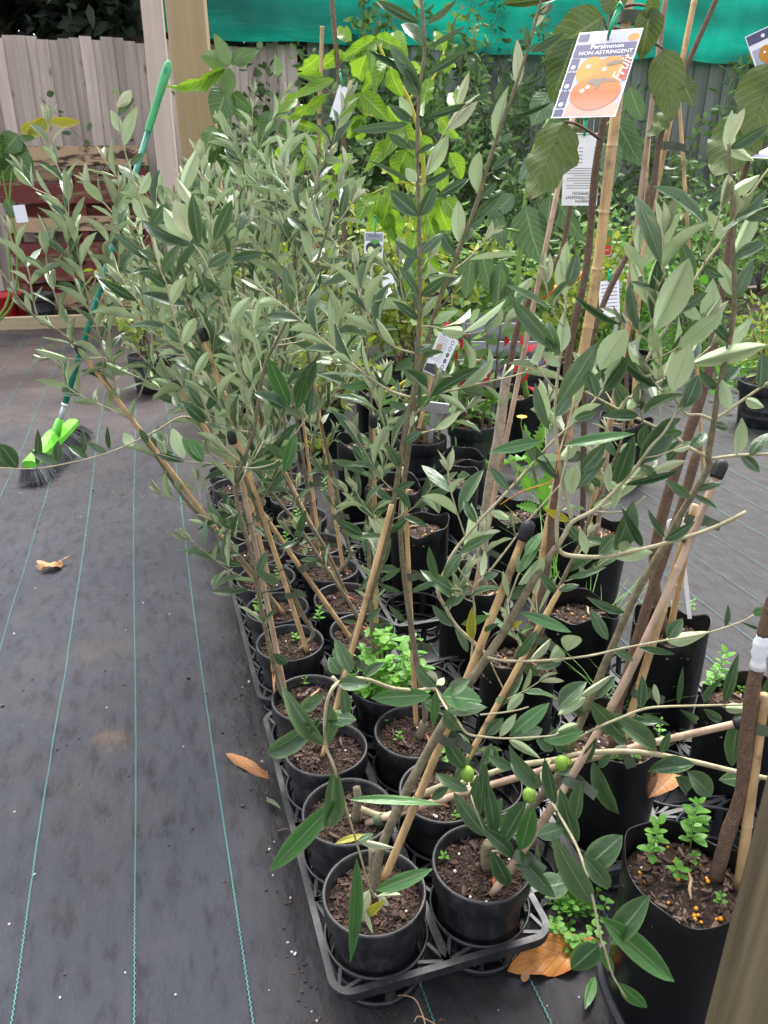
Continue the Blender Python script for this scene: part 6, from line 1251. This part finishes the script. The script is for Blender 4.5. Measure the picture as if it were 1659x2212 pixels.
# stick labels
def stick(p0, p1, w, t, label, mat='white', head=None, name='plant_label', cat='plant label'):
    root = empty(name, p0, label, cat, 'stick labels'); d = (p1 - p0); m = MB(); s = d.cross(CAMP - p0).normalized() * w / 2; f = d.cross(s).normalized() * t / 2
    vs = [q + a + b for q in (Vector((0, 0, 0)), d) for a, b in ((-s, -f), (s, -f), (s, f), (-s, f))]; m.add(vs, [(0, 3, 2, 1), (4, 5, 6, 7), (0, 1, 5, 4), (1, 2, 6, 5), (2, 3, 7, 6), (3, 0, 4, 7)]); m.build('stick', MT[mat], root, False)
    if head:
        hw, hh = head; n = d.normalized(); ss = s.normalized(); m = MB(); k = 8; out = []
        for cx, cy, a0 in ((hw/2-.01, hh-.01, 0), (-hw/2+.01, hh-.01, 90), (-hw/2+.01, .01, 180), (hw/2-.01, .01, 270)):
            for i in range(5): a = R(a0 + 22.5 * i); out.append((cx + .01 * math.cos(a), cy + .01 * math.sin(a)))
        ff = f.normalized() * t * .5; N = len(out); vs = [d + ss * x + n * y + g for g in (-ff, ff) for x, y in out]; m.add(vs, [tuple(range(N)), tuple(range(2 * N - 1, N - 1, -1))] + [(i, N + i, N + (i + 1) % N, (i + 1) % N) for i in range(N)]); m.build('plate', MT[mat], root, False)
stick(onz(923, 1000, .05), at(937, 890, 2.72), .020, .003, 'white plastic stick label standing in the pot behind the central olive', head=(.105, .075))
stick(at(905, 925, 2.82), at(951, 742, 2.83), .016, .006, 'flat wooden stick with rounded end carrying the icon label', 'bamboo')
stick(at(1490, 1336, 1.40), at(1470, 1150, 1.43), .0085, .003, 'white plastic marker in the tall bag, curved white plate on top', head=(.05, .03))
stick(Vector((1.28, 4.3, .2)), at(1345, 575, 4.3), .02, .004, 'white T shaped label far back right of the canes', head=(.12, .06))
stick(at(779, 760, 3.1), at(777, 620, 3.1), .012, .012, 'white rod with green band behind the central olive')
# ------------------------------------------------------------------ fallen leaves, twigs, debris
def fallen(u, v, u2, v2, w, key, label, z=.006, lift=.012, nm='fallen_leaf'):
    a = onz(u, v, z); b = onz(u2, v2, z + lift); root = empty(nm, a, label, 'leaf', 'fallen leaves'); t = (a - CAMP).length
    class _P: pass
    return place_leaf(root, key, a, b, UP + Vector((.15, -.25, 0)), w * t / FP, 'blade'), root
curl = leaf_mesh('curled_dead_leaf', MT['dead'], 'olive', .5, .55, .35, .5, .04, 12, 3); wavy = leaf_mesh('wavy_orange_leaf', MT['orange_leaf'], 'olive', .2, .3, .1, .35, .09, 14, 5)
flatd = leaf_mesh('flat_dead_leaf', MT['dead'], 'oval', .3, .4, .1, .2, .12, 8, 6)
fallen(488, 1628, 596, 1674, 27, curl, 'curled pale brown leaf lying against the left tray edge')
fallen(1296, 2035, 1100, 2088, 66, wavy, 'large orange leaf with dark specks under the hanging olive shoot', .012, .01)
fallen(574, 1730, 606, 1744, 9, LS['young'][0], 'small pale olive leaf on the mat beside the tray'); fallen(1285, 2110, 1265, 2178, 18, LS['fresh'][1], 'green olive leaf on the mat near the orange leaf'); fallen(1128, 2120, 1142, 2095, 14, flatd, 'small red brown leaf scrap below the orange leaf')
fallen(1455, 1672, 1405, 1718, 50, leaf_mesh('folded_yellow_leaf', MT['dead'], 'oval', .2, 1.1, 0, .2, .05, 8, 9), 'folded yellow brown leaf caught between the bags', .16, .01)
fallen(723, 1822, 800, 1800, 14, LS['yellow'][0], 'yellow pink leaf lying in the second pot', SOILZ + .012, .004); fallen(585, 1405, 593, 1478, 9, flatd, 'orange dry leaf caught on the left grey stem', .20, .02); fallen(590, 1030, 600, 1045, 12, flatd, 'tan leaf among the far pots', .16)
# lobed plane leaf
m = MB(); pts = []; 
for k in range(40):
    a = 6.2832 * k / 40; r_ = .034 + .016 * max(0, math.cos(2.5 * a)) ** 1.2 + .004 * math.sin(11 * a); pts.append((r_ * math.cos(a) * 1.25, r_ * math.sin(a) * .8, .012 + .011 * math.sin(a * 3 + 1) + .006 * math.cos(5 * a)))
m.add([(0, 0, .008)] + pts, [(0, 1 + k, 1 + (k + 1) % 40) for k in range(40)], [(.5, .5)] + [(.9, .5)] * 40); m.tube([(.04, 0, .02), (.06, .012, .022), (.075, .02, .026)], [.0015, .0012, .001], 5)
q = onz(113, 1226, 0); o = m.build('fallen_leaf', MT['dead'], loc=(q.x, q.y, .003)); o.rotation_euler = (0, 0, .5); o.scale = (.8, .8, .8); tag(o, 'crumpled lobed brown leaf alone on the mat at left', 'leaf', 'fallen leaves')
mm_ = MB(); r = random.Random(11)
for k in range(520):
    if k < 300: x, y = r.uniform(-1.5, .1), r.uniform(.55, 3.2)
    elif k < 420: x, y = -.09 - .3 * (r.uniform(.5, 1)) + r.gauss(0, .02), r.uniform(.6, 1.6); x = -.295 * (y - .84) - .115 - abs(r.gauss(0, .03))
    else: x, y = r.uniform(.0, .5), r.uniform(.55, .8)
    s = r.uniform(.0008, .0026) * (1.0 if r.random() < .92 else 1.7); c = Vector((x, y, gh(x, y) + s * .6)); rot = Matrix.Rotation(r.uniform(0, 6), 3, 'Z'); vs = [rot @ Vector((a * s * r.uniform(.7, 1.5), b_ * s * r.uniform(.6, 1), z * s * .6)) + c for z in (-1, 1) for a, b_ in ((-1, -.7), (1, -.8), (.8, .8), (-.7, 1))]
    mm_.add(vs, [(4, 5, 6, 7), (0, 1, 5, 4), (1, 2, 6, 5), (2, 3, 7, 6), (3, 0, 4, 7)], mi=0 if r.random() < .78 else 1)
o = mm_.build('litter', [MT['mulch'], MT['pebble']], smooth=False); tag(o, 'scattered bark crumbs and pale grit on the weed mat', 'litter', kind='stuff')
def twig(pts, r, label, mat='straw'):
    m = MB(); m.tube(smooth_path(pts, 4), r, 5); o = m.build('dry_twig', MT[mat]); tag(o, label, 'twig', 'dry twigs')
twig([onz(853, 2165, .004), onz(862, 2150, .012), onz(895, 2157, .02), onz(912, 2190, .012), onz(922, 2225, .004)], .0011, 'thin dry straw twig on the mat at the front tray foot'); twig([onz(895, 2208, .003), onz(905, 2195, .01), onz(940, 2212, .003)], .001, 'second dry twig curling at the bottom edge')
twig([onz(1053, 935, .12), onz(1058, 980, .08), onz(1078, 1015, .01)], .002, 'dry stalk hanging down the side of the round black pot'); twig([onz(600, 1795, .004), onz(620, 1790, .01), onz(632, 1800, .004)], .0012, 'dark stalk beside the left tray edge', 'brown_bark')
twig([at(1080, 1090, .95), at(1130, 1060, .93), at(1190, 1040, .87), at(1206, 1000, .85), at(1207, 972, .85)], .0007, 'orange twine looped round the upright olive twig', 'orangewire')
# black pots and crate, tool at the back; left side pots
m = MB(); m.lathe([(.10, 0), (.125, .20), (.135, .205), (.135, .235), (.125, .235), (.10, .02), (.001, .02)], 24); rp = m.mesh('pot_body', MT['redpot'])
for k, (u, lb) in enumerate(((14, 'bright red pot at the left edge by the timber edging'), (40, 'second red pot half hidden behind the first'))):
    q = onz(u, 694 - k * 6, 0); root = empty('red_pot', q, lb, 'pot', 'red pots'); inst('pot_body', rp, root); inst('potting_mix', SOIL_ME[0], root, (0, 0, .19), 0, 1.6)
q = onz(92, 694, 0); pot(q.x, q.y, 0, 'black pot beside the red pots at left', 21, 'larger round pots at the back', (1.8, 1.8, 1.6))
def crate():
    root = empty('plastic_crate', (.62, 4.45, .02), 'grey slatted plastic crate with orange tool handles behind the canes', 'crate'); m = MB()
    for x in (-.26, .26): m = MB(); m.box((x, 0, .22), (.02, .36, .36)); m.build('end_panel', MT['crate'], root, False)
    for k in range(4): m = MB(); m.box((0, -.18, .08 + .10 * k), (.50, .018, .055)); m.build('slat', MT['crate'], root, False)
    for k in range(4): m = MB(); m.box((0, .18, .08 + .10 * k), (.50, .018, .055)); m.build('slat', MT['crate'], root, False)
    m = MB(); m.box((0, 0, .05), (.50, .34, .015)); m.build('base', MT['crate'], root, False)
crate()
m = MB(); a = at(1165, 640, 4.1); m.tube([at(1150, 655, 4.1), at(1190, 628, 4.12), at(1230, 612, 4.15), at(1262, 588, 4.2)], [.014, .018, .018, .012], 9); tag(m.build('orange_tool', MT['orange']), 'bright orange curved tool handle lying on the crate', 'tool')
def redflowers():
    r = random.Random(2); pd = [(Vector((r.gauss(0, .10), r.gauss(0, .08), r.uniform(.15, .38))), Vector((0, -.3, .6))) for k in range(26)]
    m = MB(); T = Tree('photinia', Vector((.40, 3.05, .2)), 'bright red young photinia leaves over the round pot', 'plant', None, 'brown_bark', 'weed', .4)
    T.stem([T.base, T.base + Vector((.02, 0, .2)), T.base + Vector((0, 0, .42))], .006, .003, 'stem')
    for p, d in pd:
        s = Vector((r.gauss(0, .4), r.gauss(0, .4), .5)).normalized(); me = MB(); x = s.orthogonal().normalized() * .013
        me.add([p, p + s * .03 + x, p + s * .075, p + s * .03 - x], [(0, 1, 2, 3)]); me.build('red_leaf', MT['redflower'], T.root)
redflowers()
# ribbed grey conduit edge at the bottom right corner
m = MB(); m.tube(smooth_path([onz(1296, 2040, .10), onz(1300, 2110, .085), onz(1325, 2180, .06), onz(1365, 2260, .03)], 6), .0075, 10); tag(m.build('hose', MT['tray']), 'dark grey curved tray rim or hose at the bottom right corner', 'hose')
bpy.context.view_layer.update()
